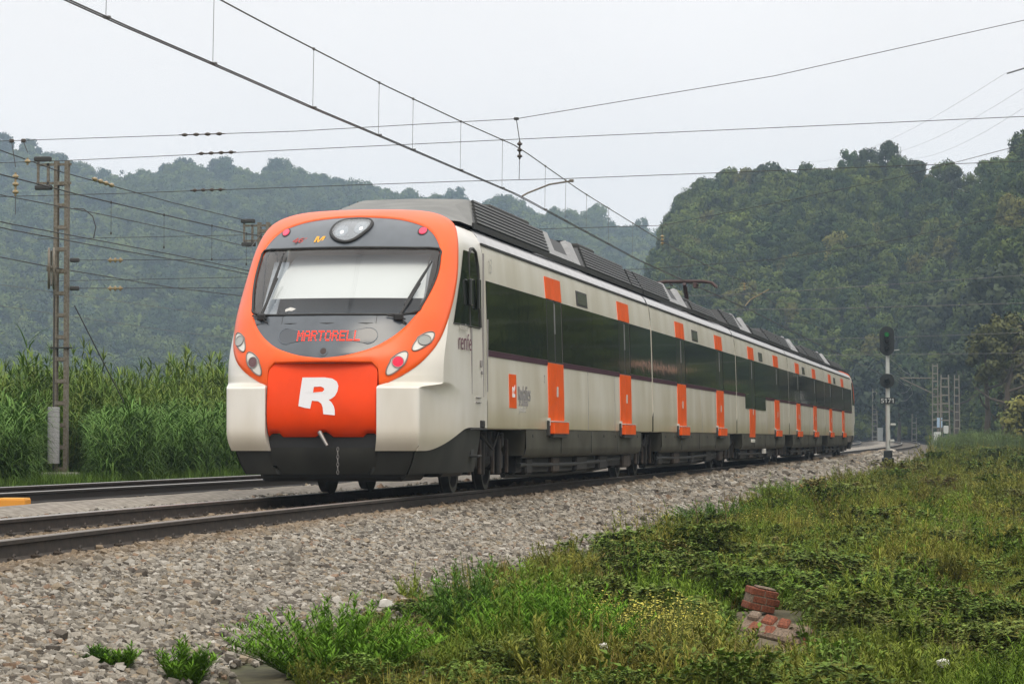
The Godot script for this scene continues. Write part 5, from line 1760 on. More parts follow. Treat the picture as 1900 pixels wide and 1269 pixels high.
func left_lines() -> void:
	var g2 := "wires over the second track on the left"
	var a1 := 18.8
	for e in [
		["feeder wire from the top bracket of the lattice mast", [at(20.23, 6.79, 48), at(19.74, 6.36, 57.9), at(19.44, 6.28, 65), at(19.34, 6.33, 72)], 0.011, true],
		["messenger wire under the feeder, left of the train", [at(17.12, 5.38, 40), at(16.82, 5.2, 44.4), at(16.58, 5.14, 50), at(16.47, 5.16, 56), at(16.5, 5.24, 62), at(16.71, 5.29, 72), at(16.89, 5.24, 90)], 0.012, true],
		["second messenger wire meeting the bracket beside the cab", [at(17.56, 4.94, 42), at(16.99, 4.89, 46.5), at(16.98, 4.98, 52), at(17.39, 5.15, 60), at(17.74, 5.26, 66), at(19.07, 6.04, 72)], 0.009, true],
		["upper of the two contact wires left of the train", [at(18.57, 4.8, 46), at(18.33, 4.73, 51), at(18.21, 4.76, 57), at(18.12, 4.78, 62), at(18.1, 4.79, 72), at(17.88, 4.72, 100)], 0.011, true],
		["lower of the two contact wires left of the train", [at(18.46, 4.69, 46), at(18.27, 4.61, 51), at(18.15, 4.63, 57), at(18.07, 4.67, 62), at(17.99, 4.7, 72), at(17.77, 4.67, 100)], 0.011, true],
		["tensioned wire running to the wheel of the lattice mast", [at(20.1, 4.48, 46), at(19.87, 4.38, 52), at(19.69, 4.31, 57.6), at(19.58, 4.32, 66), at(19.45, 4.48, 76), at(19.27, 4.54, 96)], 0.011, true],
		["thin wire low on the left, in front of the wooded hill", [at(20.32, 3.88, 48), at(19.93, 3.82, 54), at(19.69, 3.83, 66), at(19.51, 3.83, 80), at(19.34, 3.82, 100)], 0.006, false],
		["lowest thin wire on the left, fading against the hill", [at(20.77, 3.56, 48), at(20.48, 3.49, 54), at(20.13, 3.37, 66), at(19.83, 3.32, 80), at(19.55, 3.31, 100)], 0.006, false]]:
		var w := Geo.new(); w.tube(e[1], e[2], 5)
		var o := obj("overhead_wire", w, M.wire if e[3] else M.wire_thin)
		tag(o, e[0], "wire", g2)
	for e in [[53.0, 15.9, 4.99, 17.48, 4.6], [56.5, 16.0, 5.03, 17.5, 4.62], [61.0, 16.0, 5.1, 17.5, 4.66], [65.0, 16.1, 5.14, 17.5, 4.68]]:
		pass
	# droppers between the messenger and the contact wires
	for e in [[51.6, 0.36, "thin dropper nearest to the lattice mast on its right"], [54.8, 0.40, "second thin dropper to the right of the lattice mast"], [58.2, 0.44, "thin dropper midway between the lattice mast and the cab"], [61.0, 0.42, "thin dropper second from the cab, left of the train"], [64.5, 0.40, "thin dropper right beside the cab's left edge"]]:
		var d: float = e[0]
		var w := Geo.new()
		var xx := along([[44.4, 16.82], [50, 16.58], [56, 16.47], [62, 16.5], [72, 16.71]], d)
		var top := along([[44.4, 5.2], [50, 5.14], [56, 5.16], [62, 5.24], [72, 5.29]], d)
		w.tube([at(xx, top, d), at(xx, top - e[1] * 1.6, d)], 0.004, 4)
		w.cbox(at(xx, top, d), Vector3(0.03, 0.05, 0.03), 0.006)
		w.cbox(at(xx, top - e[1] * 1.6, d), Vector3(0.03, 0.05, 0.03), 0.006)
		tag(obj("dropper", w, M.wire), e[2], "dropper", "droppers left of the train")
	# insulated stays right of the mast
	for e in [[4.49, 18.13, 16.54, "upper stay from the mast with pale insulators on it"], [3.9, 18.18, 16, "lower stay from the mast with pale insulators on it"]]:
		var o := wire_thing("stay_wire", e[3], "wire")
		var w := Geo.new(); w.tube([at(19.41, e[0], 58), at(e[2], e[0] - 0.02, 58), at(e[2] - 2.5, e[0] - 0.03, 58)], 0.007, 5); w.cbox(at(19.39, e[0], 58), Vector3(0.2, 0.09, 0.09), 0.02); obj("wire", w, M.wire, o)
		var i := Geo.new(); discs(i, at(18.67, e[0] - 0.01, 58), at(18.34, e[0] - 0.01, 58), 3, 0.055); obj("insulator", i, M.insulator, o)
	for e in [[at(21.5, 4.01, 56), "white round insulator at the left edge, upper of two"], [at(21.55, 3.64, 56), "white round insulator at the left edge, lower of two"]]:
		var g := Geo.new(); discs(g, e[0] + Vector3(-0.06, 0, 0.10), e[0] + Vector3(0.06, 0, -0.10), 2, 0.10)
		var o := wire_thing("round_insulator", e[1], "insulator"); obj("insulator", g, M.insulator_white, o)
		var q := Geo.new(); q.tube([e[0] + Vector3(0, 0.35, 0), e[0]], 0.01, 5); q.tube([e[0], e[0] + Vector3(-2.5, 0.06, 0)], 0.007, 5); obj("rod", q, M.wire, o)
	# hangers at the upper left
	for e in [[18.28, 5.67, 5.24, "left hanger with a long ochre insulator at the upper left edge"], [18.05, 5.94, 5.81, "right hanger with a small clamp at the upper left edge"]]:
		var o := wire_thing("hanger", e[3], "hanger")
		var w := Geo.new(); w.cbox(at(e[0], 6.26, 51), Vector3(0.09, 0.07, 0.05), 0.015); w.tube([at(e[0], 6.24, 51), at(e[0] - 0.08, e[1] + 0.1, 51)], 0.007, 5)
		if e[2] < 5.3: w.tube([at(e[0] - 0.08, e[2], 51), at(e[0] - 0.08, 4.89, 51)], 0.006, 5)
		obj("rod", w, M.insulator_brown, o)
		var i := Geo.new(); discs(i, at(e[0] - 0.08, e[1], 51), at(e[0] - 0.08, e[2], 51), 3 if e[2] < 5.3 else 1, 0.06); obj("insulator", i, M.insulator, o)
	var oi := wire_thing("line_insulator", "ochre insulator on the feeder wire, in front of the cypresses", "insulator")
	var og := Geo.new(); discs(og, at(19.61, 6.37, 59.8), at(19.56, 6.32, 61.2), 4, 0.05); obj("insulator", og, M.insulator, oi)
	# lattice mast and its tensioning gear
	lattice_mast("lattice_mast", "tall steel lattice mast with a tensioning wheel, left of the train", 19.68, 58.0, 6.58, 0.30, true)
	lattice_mast("lattice_mast", "lattice mast hidden behind the train's cab, only its bracket showing", 19.01, 72.0, 6.31, 0.30, false)
	var tw := thing("tension_wheel", "thin spoked tensioning wheel seen edge-on on the lattice mast", "pulley wheel", at(19.77, 4.3, 57.62))
	var wg := Geo.new()
	var bs := Basis(Vector3.UP, 0.17 + PI / 2 + 0.16) * Basis(Vector3(1, 0, 0), PI / 2)
	for q in [-0.05, 0.05]:
		var ringp := []
		for k in 25: ringp.append(bs * Vector3(0.41 * cos(TAU * k / 24), q, 0.41 * sin(TAU * k / 24)))
		wg.tube(ringp, 0.028, 6, false)
	obj("rim", wg, M.mast_steel, tw)
	var sg := Geo.new()
	for k in 6: sg.tube([Vector3.ZERO, bs * Vector3(0.41 * cos(TAU * k / 6), 0, 0.41 * sin(TAU * k / 6))], 0.018, 5)
	sg.lathe([Vector2(0, -0.1), Vector2(0.07, -0.1), Vector2(0.07, 0.1), Vector2(0, 0.1)], 10, Transform3D(bs, Vector3.ZERO))
	obj("spokes", sg, M.mast_steel, tw)
	var cw := thing("counterweight", "stack of pale concrete counterweights hanging in the lattice mast", "counterweight", at(19.73, 0.24, 57.7))
	for k in 11:
		var g := Geo.new()
		g.lathe([Vector2(0, 0.005), Vector2(0.120, 0.001), Vector2(0.124, 0.006), Vector2(0.124, 0.100), Vector2(0.120, 0.105), Vector2(0, 0.105)], 14, Transform3D(Basis(), Vector3(0, 0.107 * k, 0)))
		g.box(Vector3(0.03, 0.107 * k + 0.055, 0.122), Vector3(0.018, 0.05, 0.012))
		obj("weight", g, M.weight, cw)
	var rod := Geo.new(); rod.tube([Vector3(0, -0.1, 0), Vector3(0, 3.5, 0)], 0.014, 6); obj("rod", rod, M.mast_dark, cw)
	var gw := Geo.new(); gw.tube([at(19.39, 3.54, 58), at(18.99, 2.44, 58.6), at(18.02, -0.15, 60)], 0.013, 5)
	tag(obj("guy_wire", gw, M.wire), "dark guy wire slanting from the mast into the reeds", "wire")
	var loop := Geo.new(); loop.tube([at(19.35, 5.56, 57.8), at(19.13, 5.54, 57.8), at(18.94, 5.39, 57.8), at(18.87, 5.16, 57.8), at(18.92, 4.93, 57.8)], 0.012, 5)
	tag(obj("cable_loop", loop, M.wire), "curved black cable loop at the right of the mast", "cable")


func lattice_mast(called: String, label: String, X: float, D: float, h: float, w: float, gear: bool) -> void:
	var base := ground_y(X, D) - 0.15
	var o := thing(called, label, "mast", at(X, base, D))
	var hh := h - base + 0.0
	for s in [-1.0, 1.0]:
		var g := Geo.new()
		var x = 0.5 * w * s
		g.box(Vector3(x - 0.035 * s, hh / 2, 0.06), Vector3(0.08, hh, 0.012)); g.box(Vector3(x, hh / 2, 0.0), Vector3(0.012, hh, 0.13)); g.box(Vector3(x - 0.035 * s, hh / 2, -0.06), Vector3(0.08, hh, 0.012))
		obj("leg", g, M.mast_steel, o)
	var n := int(hh / 0.46)
	for k in n:
		var g := Geo.new()
		g.cbox(Vector3(0, 0.35 + 0.46 * k, 0.07), Vector3(w - 0.02, 0.075, 0.012), 0.003); g.box(Vector3(0, 0.35 + 0.46 * k, -0.07), Vector3(w - 0.02, 0.09, 0.012))
		obj("batten", g, M.mast_steel, o)
	var ft := Geo.new(); ft.cbox(Vector3(0, 0.14, 0), Vector3(0.7, 0.3, 0.6), 0.03); obj("footing", ft, M.concrete, o)
	if gear:
		var cp := Geo.new(); cp.cbox(Vector3(0, 2.66 - base, 0), Vector3(0.44, 0.03, 0.22), 0.006); obj("cross_plate", cp, M.mast_dark, o)
	var br := Geo.new()
	for y in [hh - 0.08, hh - 0.47]:
		br.bar(Vector3(-0.55, y, 0), Vector3(0.2, y, 0), 0.05, 0.05)
	br.box(Vector3(-0.30, hh - 0.28, 0), Vector3(0.05, 0.46, 0.05)); br.box(Vector3(-0.52, hh - 0.24, 0), Vector3(0.045, 0.5, 0.045))
	obj("bracket", br, M.mast_steel, o)
	var ins := Geo.new()
	ins.cbox(Vector3(-0.42, hh + 0.04, 0), Vector3(0.36, 0.10, 0.14), 0.02); ins.cbox(Vector3(-0.40, hh - 0.56, 0), Vector3(0.36, 0.10, 0.14), 0.02)
	for x in [-0.50, -0.31]: ins.tube([Vector3(x, hh - 0.55, 0), Vector3(x, hh - 0.45, 0)], 0.03, 6)
	obj("clamp", ins, M.mast_dark, o)


func far_power() -> void:
	var g := "high voltage wires crossing the sky at the upper right"
	for e in [["topmost faint high voltage wire, ending at the pylon arm", at(0.9, 38.2, 300), at(60, 78, 800)], ["middle faint high voltage wire at the upper right", at(-0.9, 36.6, 300), at(46, 80, 800)], ["lowest faint high voltage wire at the upper right", at(-0.9, 34.6, 300), at(36, 80, 800)]]:
		var w := Geo.new(); w.tube(sag(e[1], e[2], 3.5, 16), 0.017, 4)
		tag(obj("power_line", w, M.wire_thin), e[0], "wire", g)
	var p := thing("pylon", "end of a steel pylon arm reaching in at the upper right edge", "pylon", at(-9, ground_y(-9, 300) - 0.2, 300))
	var y0 := ground_y(-9, 300)
	var top := 42.0 - y0
	var b := Geo.new()
	for sx in [-1.0, 1.0]:
		for sz in [-1.0, 1.0]: b.tube([Vector3(sx * 3.0, 0, sz * 3.0), Vector3(sx * 0.8, top * 0.75, sz * 0.8), Vector3(sx * 0.3, top, sz * 0.3)], 0.10, 5)
	for k in 9:
		var f := k / 9.0
		var w := lerpf(3.0, 0.8, f * 1.2)
		var w2 := lerpf(3.0, 0.8, (f + 0.11) * 1.2)
		for sz in [-1.0, 1.0]:
			b.tube([Vector3(-w, top * f, sz * w), Vector3(w2, top * (f + 0.11), sz * w2)], 0.05, 4); b.tube([Vector3(w, top * f, sz * w), Vector3(-w2, top * (f + 0.11), sz * w2)], 0.05, 4)
	obj("tower", b, M.wire_thin, p)
	for s in [-1.0, 1.0]:
		var a := Geo.new()
		a.tube([Vector3(s * 0.6, 39.6 - y0, 0), Vector3(s * 7.6, 39.0 - y0, 0), Vector3(s * 9.7, 38.4 - y0, 0)], 0.09, 5); a.tube([Vector3(s * 0.6, 37.6 - y0, 0), Vector3(s * 7.6, 39.0 - y0, 0)], 0.07, 5)
		for k in 4: a.tube([Vector3(s * (1.2 + 1.5 * k), 39.5 - y0 - 0.1 * k, 0), Vector3(s * (2.0 + 1.5 * k), 38.0 - y0 + 0.25 * k, 0)], 0.04, 4)
		obj("arm", a, M.wire_thin, p)


# ---------------------------------------------------------------- signal, far masts, marker, rubble
func make_lineside() -> void:
	var D := 124.0
	var X := 5.36
	var y0 := 0.02
	var o := thing("railway_signal", "tall railway signal with an oval black head showing green, right of the train", "railway signal", at(X, y0, D))
	var ps := Geo.new(); ps.tube([Vector3(0, 0.0, 0), Vector3(0, 3.0, 0), Vector3(0, 4.5, 0)], [0.10, 0.09, 0.075], 12); obj("post", ps, M.post, o)
	var ft := Geo.new(); ft.cbox(Vector3(0, 0.08, 0), Vector3(0.36, 0.36, 0.36), 0.04); ft.cbox(Vector3(0, -0.2, 0), Vector3(0.5, 0.3, 0.5), 0.03); obj("base", ft, M.signal_black, o)
	var plate := func(hw: float, hh: float) -> PackedVector2Array:
		var p := PackedVector2Array()
		for k in 32:
			var a := TAU * k / 32
			p.append(Vector2(hw * cos(a), (hh - hw) * signf(sin(a)) + hw * sin(a)))
		return p
	var hd := Geo.new(); hd.prism(plate.call(0.31, 0.62), -0.02, 0.02, Transform3D(Basis(), Vector3(-0.02, 4.90, 0.16)))
	hd.cbox(Vector3(-0.02, 4.90, 0.02), Vector3(0.34, 1.0, 0.26), 0.03); hd.cbox(Vector3(0, 4.36, 0), Vector3(0.16, 0.16, 0.2), 0.02)
	var h := obj("signal_head", hd, M.signal_black, o)
	for k in 3:
		var g := Geo.new()
		var c := Vector3(-0.02, 5.18 - 0.29 * k, 0.18)
		g.lathe([Vector2(0.115, 0.0), Vector2(0.115, 0.22), Vector2(0.105, 0.22), Vector2(0.105, 0.0)], 16, Transform3D(Basis(Vector3.RIGHT, PI / 2 + 0.12), c))
		obj("hood", g, M.signal_black, h)
		var l := Geo.new(); l.lathe([Vector2(0.0, 0.02), Vector2(0.07, 0.015), Vector2(0.10, 0.003)], 16, Transform3D(Basis(Vector3.RIGHT, PI / 2), c)); obj("lens", l, M.green_lit if k == 0 else mat("lens_black", lin(0.03, 0.035, 0.04), 0.1), h)
	var lo := Geo.new(); lo.prism(plate.call(0.31, 0.311), -0.02, 0.02, Transform3D(Basis(), Vector3(-0.02, 3.20, 0.16))); lo.cbox(Vector3(-0.02, 3.2, 0.03), Vector3(0.26, 0.26, 0.24), 0.03)
	var l2 := obj("lower_head", lo, M.signal_black, o)
	var g3 := Geo.new(); g3.lathe([Vector2(0.115, 0.0), Vector2(0.115, 0.22), Vector2(0.105, 0.22), Vector2(0.105, 0.0)], 16, Transform3D(Basis(Vector3.RIGHT, PI / 2 + 0.12), Vector3(-0.02, 3.20, 0.18))); obj("hood", g3, M.signal_black, l2)
	var g4 := Geo.new(); g4.lathe([Vector2(0.0, 0.02), Vector2(0.10, 0.003)], 16, Transform3D(Basis(Vector3.RIGHT, PI / 2), Vector3(-0.02, 3.20, 0.18))); obj("lens", g4, M.lens_black, l2)
	var np := Geo.new(); np.cbox(Vector3(0.0, 2.36, 0.12), Vector3(0.62, 0.27, 0.02), 0.004); var n0 := obj("number_plate", np, M.signal_black, o)
	words("5171", 0.19, mat("plate_letter", lin(0.40, 0.42, 0.42), 0.6), n0, Transform3D(Basis(), Vector3(0.0, 2.36, 0.134)), "lettering", "Droid Sans", 700)
	var bx := Geo.new(); bx.cbox(Vector3(0.22, 1.35, 0.02), Vector3(0.22, 0.10, 0.2), 0.02); bx.cbox(Vector3(0.18, 0.66, 0.05), Vector3(0.18, 0.12, 0.2), 0.02); bx.tube([Vector3(0, 4.42, 0.0), Vector3(0.25, 4.50, 0.1), Vector3(0.5, 4.52, 0.1)], 0.02, 5); obj("fittings", bx, M.post, o)
	# masts along the curve
	for e in [[7.75, 286, 8.3, 0.62, "pale lattice mast beside the curve, left of the close pair"], [6.25, 262, 6.9, 0.9, "wide lattice mast of the close pair, a white box at its foot"], [5.35, 270, 7.0, 0.55, "narrow lattice mast at the right of the close pair"], [13.2, 385, 7.1, 0.62, "slim lattice mast far off between signal and close pair"], [18.5, 388, 7.0, 0.68, "hazy lattice mast far off, just left of the signal post"], [7.05, 275, 5.4, 0.5, "short dark lattice mast with a pale blue sign, inside the group of masts"]]:
		far_mast(e[0], e[1], e[2], e[3], e[4])
	var cant := "brackets reaching over the far tracks"
	for e in [[7.75, 286.0, 6.0, "bracket arm reaching left from the pale lattice mast"], [13.2, 385.0, 5.2, "bracket arm on the slim far lattice mast"]]:
		var g := Geo.new()
		g.tube([at(e[0], e[2] + 0.7, e[1]), at(e[0] + 3.4, e[2] + 0.75, e[1])], 0.05, 5); g.tube([at(e[0], e[2] - 0.9, e[1]), at(e[0] + 3.4, e[2] + 0.75, e[1])], 0.05, 5)
		tag(obj("bracket_arm", g, M.mast_steel), e[3], "bracket", cant)
	var fw := "far overhead wires along the curve"
	for e in [[6.9, 0.0, "upper far wire following the curve behind the signal"], [5.9, 0.0, "lower far wire following the curve behind the signal"]]:
		var pts := []
		for k in 16:
			var d := 200.0 + k * 13.0
			pts.append(at(track_x(d) - 0.2, e[0] - 0.9 + rise(d) + 0.12 * cos(k * 1.4), d))
		var g := Geo.new(); g.tube(pts, 0.022, 4); tag(obj("far_wire", g, M.wire_thin), e[2], "wire", fw)
	var cb := thing("line_cabinet", "small white cabinet at the foot of the wide lattice mast", "cabinet", at(6.75, ground_y(6.75, 255) + 0.1, 255))
	var cg := Geo.new(); cg.cbox(Vector3(0, 1.0, 0), Vector3(0.6, 0.9, 0.5), 0.03); obj("body", cg, M.post, cb)
	var cl := Geo.new(); cl.box(Vector3(0, 0.3, 0), Vector3(0.12, 0.7, 0.12)); obj("post", cl, M.post, cb)
	var cb2 := thing("line_cabinet", "tiny white box beside the hazy mast left of the signal post", "cabinet", at(17.4, ground_y(17.4, 380), 380))
	var cg2 := Geo.new(); cg2.cbox(Vector3(0, 0.9, 0), Vector3(0.7, 1.7, 0.6), 0.03); obj("body", cg2, M.post, cb2)
	# orange marker block between the tracks, and the one seen under the train
	for e in [[12.55, 35.2, 0.36, "orange block lying by the second track at the left edge"], [12.6, 56.0, 0.30, "orange block seen between the wheels under the train's nose"]]:
		var b := thing("marker_block", e[3], "marker block", at(e[0], ground_y(e[0], e[1]), e[1]))
		var g := Geo.new()
		var hh := 0.20 if e[1] < 50 else 0.16
		g.cbox(Vector3(0, hh / 2 + 0.03, 0), Vector3(e[2], hh, 0.24), 0.015); obj("block", g, M.yellow_paint, b)
		var g5 := Geo.new(); g5.cbox(Vector3(0, hh + 0.034, 0), Vector3(e[2] * 0.94, 0.012, 0.22), 0.004); obj("lid", g5, mat("yellow_pale", lin(0.70, 0.36, 0.06), 0.6), b)
	# rubble in the verge
	var rub := Basis.from_euler(Vector3(0.16, 0.62, -0.20))
	var bk := thing("broken_wall_piece", "red brick block with mortar on top, lying in the brambles", "brick rubble", at(2.07, ground_y(2.07, 23.28) - 0.02, 23.28))
	for r in 3:
		for k in 2:
			var g := Geo.new(); g.cbox(rub * Vector3(-0.065 + 0.13 * k + (0.03 if r == 1 else 0.0), 0.09 + 0.060 * r, 0.0), Vector3(0.126, 0.056, 0.115), 0.006, rub); obj("brick", g, M.brick, bk)
	var mo := Geo.new(); mo.cbox(rub * Vector3(0, 0.145, 0.0), Vector3(0.245, 0.17, 0.108), 0.01, rub); mo.cbox(rub * Vector3(0.02, 0.248, 0.0), Vector3(0.17, 0.018, 0.085), 0.008, rub); obj("mortar", mo, M.mortar, bk)
	var rub2 := Basis.from_euler(Vector3(0.42, -0.35, -0.22))
	var b2 := thing("broken_wall_piece", "slanting slab of broken brickwork in the brambles, below the brick block", "brick rubble", at(1.7, ground_y(1.7, 20.82) + 0.02, 20.82))
	for r in 2:
		for k in 4:
			var g := Geo.new(); g.cbox(rub2 * Vector3(-0.20 + 0.115 * k + 0.05 * r, 0.14 + rng.randf_range(-0.03, 0.015), -0.06 + 0.115 * r), Vector3(0.105 * rng.randf_range(0.7, 1.0), 0.06, 0.105), 0.012, rub2 * Basis.from_euler(Vector3(rng.randf_range(-0.2, 0.2), rng.randf_range(-0.3, 0.3), 0))); obj("brick", g, M.brick if (r + k) % 3 else M.mortar, b2)
	var m2 := Geo.new(); m2.cbox(rub2 * Vector3(-0.02, 0.125, 0.0), Vector3(0.50, 0.055, 0.24), 0.02, rub2); obj("mortar", m2, M.mortar, b2)


func far_mast(X: float, D: float, h: float, w: float, label: String) -> void:
	var base := ground_y(X, D) - 0.1
	var o := thing("far_mast", label, "mast", at(X, base, D), "lattice masts along the curve")
	var dark := label.begins_with("short")
	var m: Material = M.mast_steel if dark else mat("mast_pale", lin(0.17, 0.16, 0.13), 0.7)
	for sx in [-1.0, 1.0]:
		var g := Geo.new()
		for sz in [-1.0, 1.0]: g.tube([Vector3(sx * w * 0.5, 0, sz * w * 0.4), Vector3(sx * w * 0.36, h, sz * w * 0.3)], 0.035 + w * 0.022, 5)
		obj("leg", g, m, o)
	var n := int(h / 0.75)
	for k in n:
		var y := 0.6 + 0.75 * k
		var g := Geo.new()
		var ww := lerpf(w, w * 0.72, y / h)
		g.box(Vector3(0, y, ww * 0.42), Vector3(ww, 0.10, 0.03)); g.box(Vector3(0, y, -ww * 0.42), Vector3(ww, 0.11, 0.03))
		obj("batten", g, m, o)
	if dark:
		var s := Geo.new(); s.cbox(Vector3(0, 2.6, 0.3), Vector3(0.5, 0.9, 0.03), 0.005); obj("sign", s, mat("sign_blue", lin(0.30, 0.42, 0.55), 0.6), o)
	if w == 0.9:
		var s := Geo.new(); s.cbox(Vector3(0.1, 2.0, 0.45), Vector3(0.45, 0.7, 0.2), 0.03); obj("box", s, M.post, o)


# ---------------------------------------------------------------- plants
func blade(g: Geo, base: Vector3, dir: Vector3, l: float, w: float, droop: float, segs: int, c: Color) -> void:
	var side := dir.cross(Vector3.UP)
	if side.length() < 0.05: side = Vector3(1, 0, 0.3)
	side = side.normalized()
	var p := base
	var d := dir.normalized()
	var s0 := g.v.size()
	var back := false
	g.col = c
	for k in segs + 1:
		var f := float(k) / segs
		var ww := w * (1.0 - f * f) * (0.55 + 0.9 * minf(f * 3.0, 0.5))
		var nn := side.cross(d).normalized()
		if k == 0: back = nn.y < 0
		if back: nn = -nn
		if nn.y > -0.3: nn = (nn + Vector3.UP * 0.35).normalized()
		if k == segs: g.vert(p, nn)
		else:
			g.vert(p - side * ww * 0.5, nn); g.vert(p + side * ww * 0.5, nn)
		p += d * l / segs
		d = (d + Vector3.DOWN * droop / segs).normalized()
	for k in segs:
		var a := s0 + k * 2
		if k == segs - 1: g.i.append_array([a, a + 1, a + 2] if back else [a, a + 2, a + 1])
		else: g.i.append_array([a, a + 1, a + 2, a + 1, a + 3, a + 2] if back else [a, a + 2, a + 1, a + 1, a + 2, a + 3])


func tuft(sd: int, n: int, h: float, w: float, spread: float, droop: float, tone := Vector3(0, 0, 0)) -> ArrayMesh:   # fine grass
	var r := RandomNumberGenerator.new(); r.seed = sd
	var g := Geo.new()
	for k in n:
		var a := r.randf() * TAU
		var rad := spread * sqrt(r.randf())
		var lean := r.randf_range(0.05, 0.75)
		var t := r.randf_range(0.7, 1.25)
		var dry := r.randf() < 0.05
		var c := Color(t * (1.9 if dry else 1.0), t * (1.15 if dry else 1.0), t)
		blade(g, Vector3(cos(a) * rad, -0.02, sin(a) * rad), Vector3(cos(a + r.randfn() * 0.8) * lean, 1.0, sin(a + r.randfn() * 0.8) * lean), h * r.randf_range(0.5, 1.15), w * r.randf_range(0.7, 1.3), droop * r.randf_range(0.3, 1.5), 4, c)
	var m := g.mesh(); m.surface_set_material(0, M.leaf)
	return m


func leaf_card(g: Geo, p: Vector3, d: Vector3, l: float, w: float, c: Color, up := Vector3.UP) -> void:
	var s := d.cross(up)
	if s.length() < 0.05: s = Vector3.RIGHT
	s = s.normalized()
	var n := s.cross(d).normalized()
	var back := n.y < 0
	if back: n = -n
	g.col = c
	var s0 := g.v.size()
	g.vert(p, n); g.vert(p + d * l * 0.45 - s * w * 0.5 + n * w * 0.12, (n - s * 0.3).normalized()); g.vert(p + d * l * 0.45 + s * w * 0.5 + n * w * 0.12, (n + s * 0.3).normalized()); g.vert(p + d * l - n * l * 0.12, n)
	g.i.append_array([s0, s0 + 2, s0 + 1, s0 + 1, s0 + 2, s0 + 3] if back else [s0, s0 + 1, s0 + 2, s0 + 1, s0 + 3, s0 + 2])


func stalks(sd: int, n: int, h: float, leaf: float, slim: float, per: int, spread: float, flower := 0) -> ArrayMesh:   # upright leafy stems
	var r := RandomNumberGenerator.new(); r.seed = sd
	var g := Geo.new()
	var fl := Geo.new()
	for k in n:
		var a := r.randf() * TAU
		var rad := spread * sqrt(r.randf())
		var b := Vector3(cos(a) * rad, -0.02, sin(a) * rad)
		var hh := h * r.randf_range(0.55, 1.1)
		var top := b + Vector3(cos(a) * 0.22 * hh * r.randf(), hh, sin(a) * 0.22 * hh * r.randf())
		var tone := r.randf_range(0.75, 1.2)
		g.col = Color(tone, tone * 0.9, tone)
		g.tube([b, b.lerp(top, 0.5) + Vector3(r.randfn(), 0, r.randfn()) * 0.012, top], [0.006, 0.0045, 0.0025], 4, false)
		for j in per:
			var f := pow((j + 0.6) / per, 0.85)
			var p := b.lerp(top, f)
			var az := j * 2.4 + r.randf()
			var d := Vector3(cos(az), r.randf_range(0.25, 0.95), sin(az)).normalized()
			var l := leaf * r.randf_range(0.6, 1.2) * (1.1 - 0.55 * f)
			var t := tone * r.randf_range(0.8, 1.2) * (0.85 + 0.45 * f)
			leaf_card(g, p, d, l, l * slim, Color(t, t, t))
		if flower > 0:
			for j in flower:
				var p := b.lerp(top, r.randf_range(0.62, 1.05)) + Vector3(r.randfn(), r.randfn(), r.randfn()) * 0.022
				for q in 2: leaf_card(fl, p, Vector3(r.randfn(), 0.3, r.randfn()).normalized(), 0.017, 0.017, Color(1, 1, 1))
	var m := ArrayMesh.new()
	g.add_to(m); m.surface_set_material(0, M.leaf)
	if flower > 0:
		fl.add_to(m); m.surface_set_material(1, M.petal)
	return m


func mound(g: Geo, r: RandomNumberGenerator, n: int, rad: float, h: float, leaf: float, per: int, tint: Color) -> void:   # a soft feathery clump
	for k in n:
		var a := r.randf() * TAU
		var q := sqrt(r.randf())
		var b := Vector3(cos(a), 0, sin(a)) * rad * q * 0.55 - Vector3(0, 0.02, 0)
		var hh := h * r.randf_range(0.6, 1.12) * (1.0 - 0.45 * q * q)
		var top := b + Vector3(cos(a) * rad * q * 0.75 + r.randfn() * 0.03, hh, sin(a) * rad * q * 0.75 + r.randfn() * 0.03)
		var mid := b.lerp(top, 0.5) + Vector3(0, hh * 0.10, 0)
		var tone := r.randf_range(0.7, 1.2)
		g.col = tint * tone * 0.9
		g.tube([b, mid, top], [0.004, 0.003, 0.0015], 3, false)
		for j in per:
			var f := pow((j + r.randf()) / per, 0.75)
			var p := b.lerp(mid, f * 2.0) if f < 0.5 else mid.lerp(top, f * 2.0 - 1.0)
			var az := r.randf() * TAU
			var d := Vector3(cos(az), r.randf_range(0.3, 1.4), sin(az)).normalized()
			var l := leaf * r.randf_range(0.6, 1.3) * (1.15 - 0.5 * f)
			leaf_card(g, p, d, l, l * 0.17, tint * (tone * r.randf_range(0.8, 1.25)))


func bramble(sd: int, size: float, n: int, leaf: float) -> ArrayMesh:   # a low mound of arching stems with leaves in threes
	var r := RandomNumberGenerator.new(); r.seed = sd
	var g := Geo.new()
	for k in n:
		var a := r.randf() * TAU
		var l := size * r.randf_range(0.5, 1.2)
		var b := Vector3(r.randfn(), 0, r.randfn()) * size * 0.25
		var pts := []
		for j in 6:
			var f := j / 5.0
			pts.append(b + Vector3(cos(a) * l * f, size * 0.85 * sin(f * 2.3) * r.randf_range(0.7, 1.0), sin(a) * l * f))
		g.col = Color(1.6, 0.8, 0.9)
		g.tube(pts, 0.004, 4, false)
		for j in 30:
			var f := r.randf_range(0.1, 1.0)
			var p: Vector3 = (pts[int(f * 4.99)] as Vector3).lerp(pts[int(f * 4.99) + 1], fposmod(f * 4.99, 1.0))
			var az := r.randf() * TAU
			var t := r.randf_range(0.55, 1.35)
			var warm := 1.0 if r.randf() < 0.85 else r.randf_range(1.5, 2.4)
			for q in 3:
				var d := Vector3(cos(az + (q - 1) * 0.9), r.randf_range(-0.05, 0.55), sin(az + (q - 1) * 0.9)).normalized()
				leaf_card(g, p + Vector3(0, 0.012, 0), d, leaf * r.randf_range(0.7, 1.25), leaf * 0.62, Color(t * warm, t, t))
	var m := g.mesh(); m.surface_set_material(0, M.leaf)
	return m


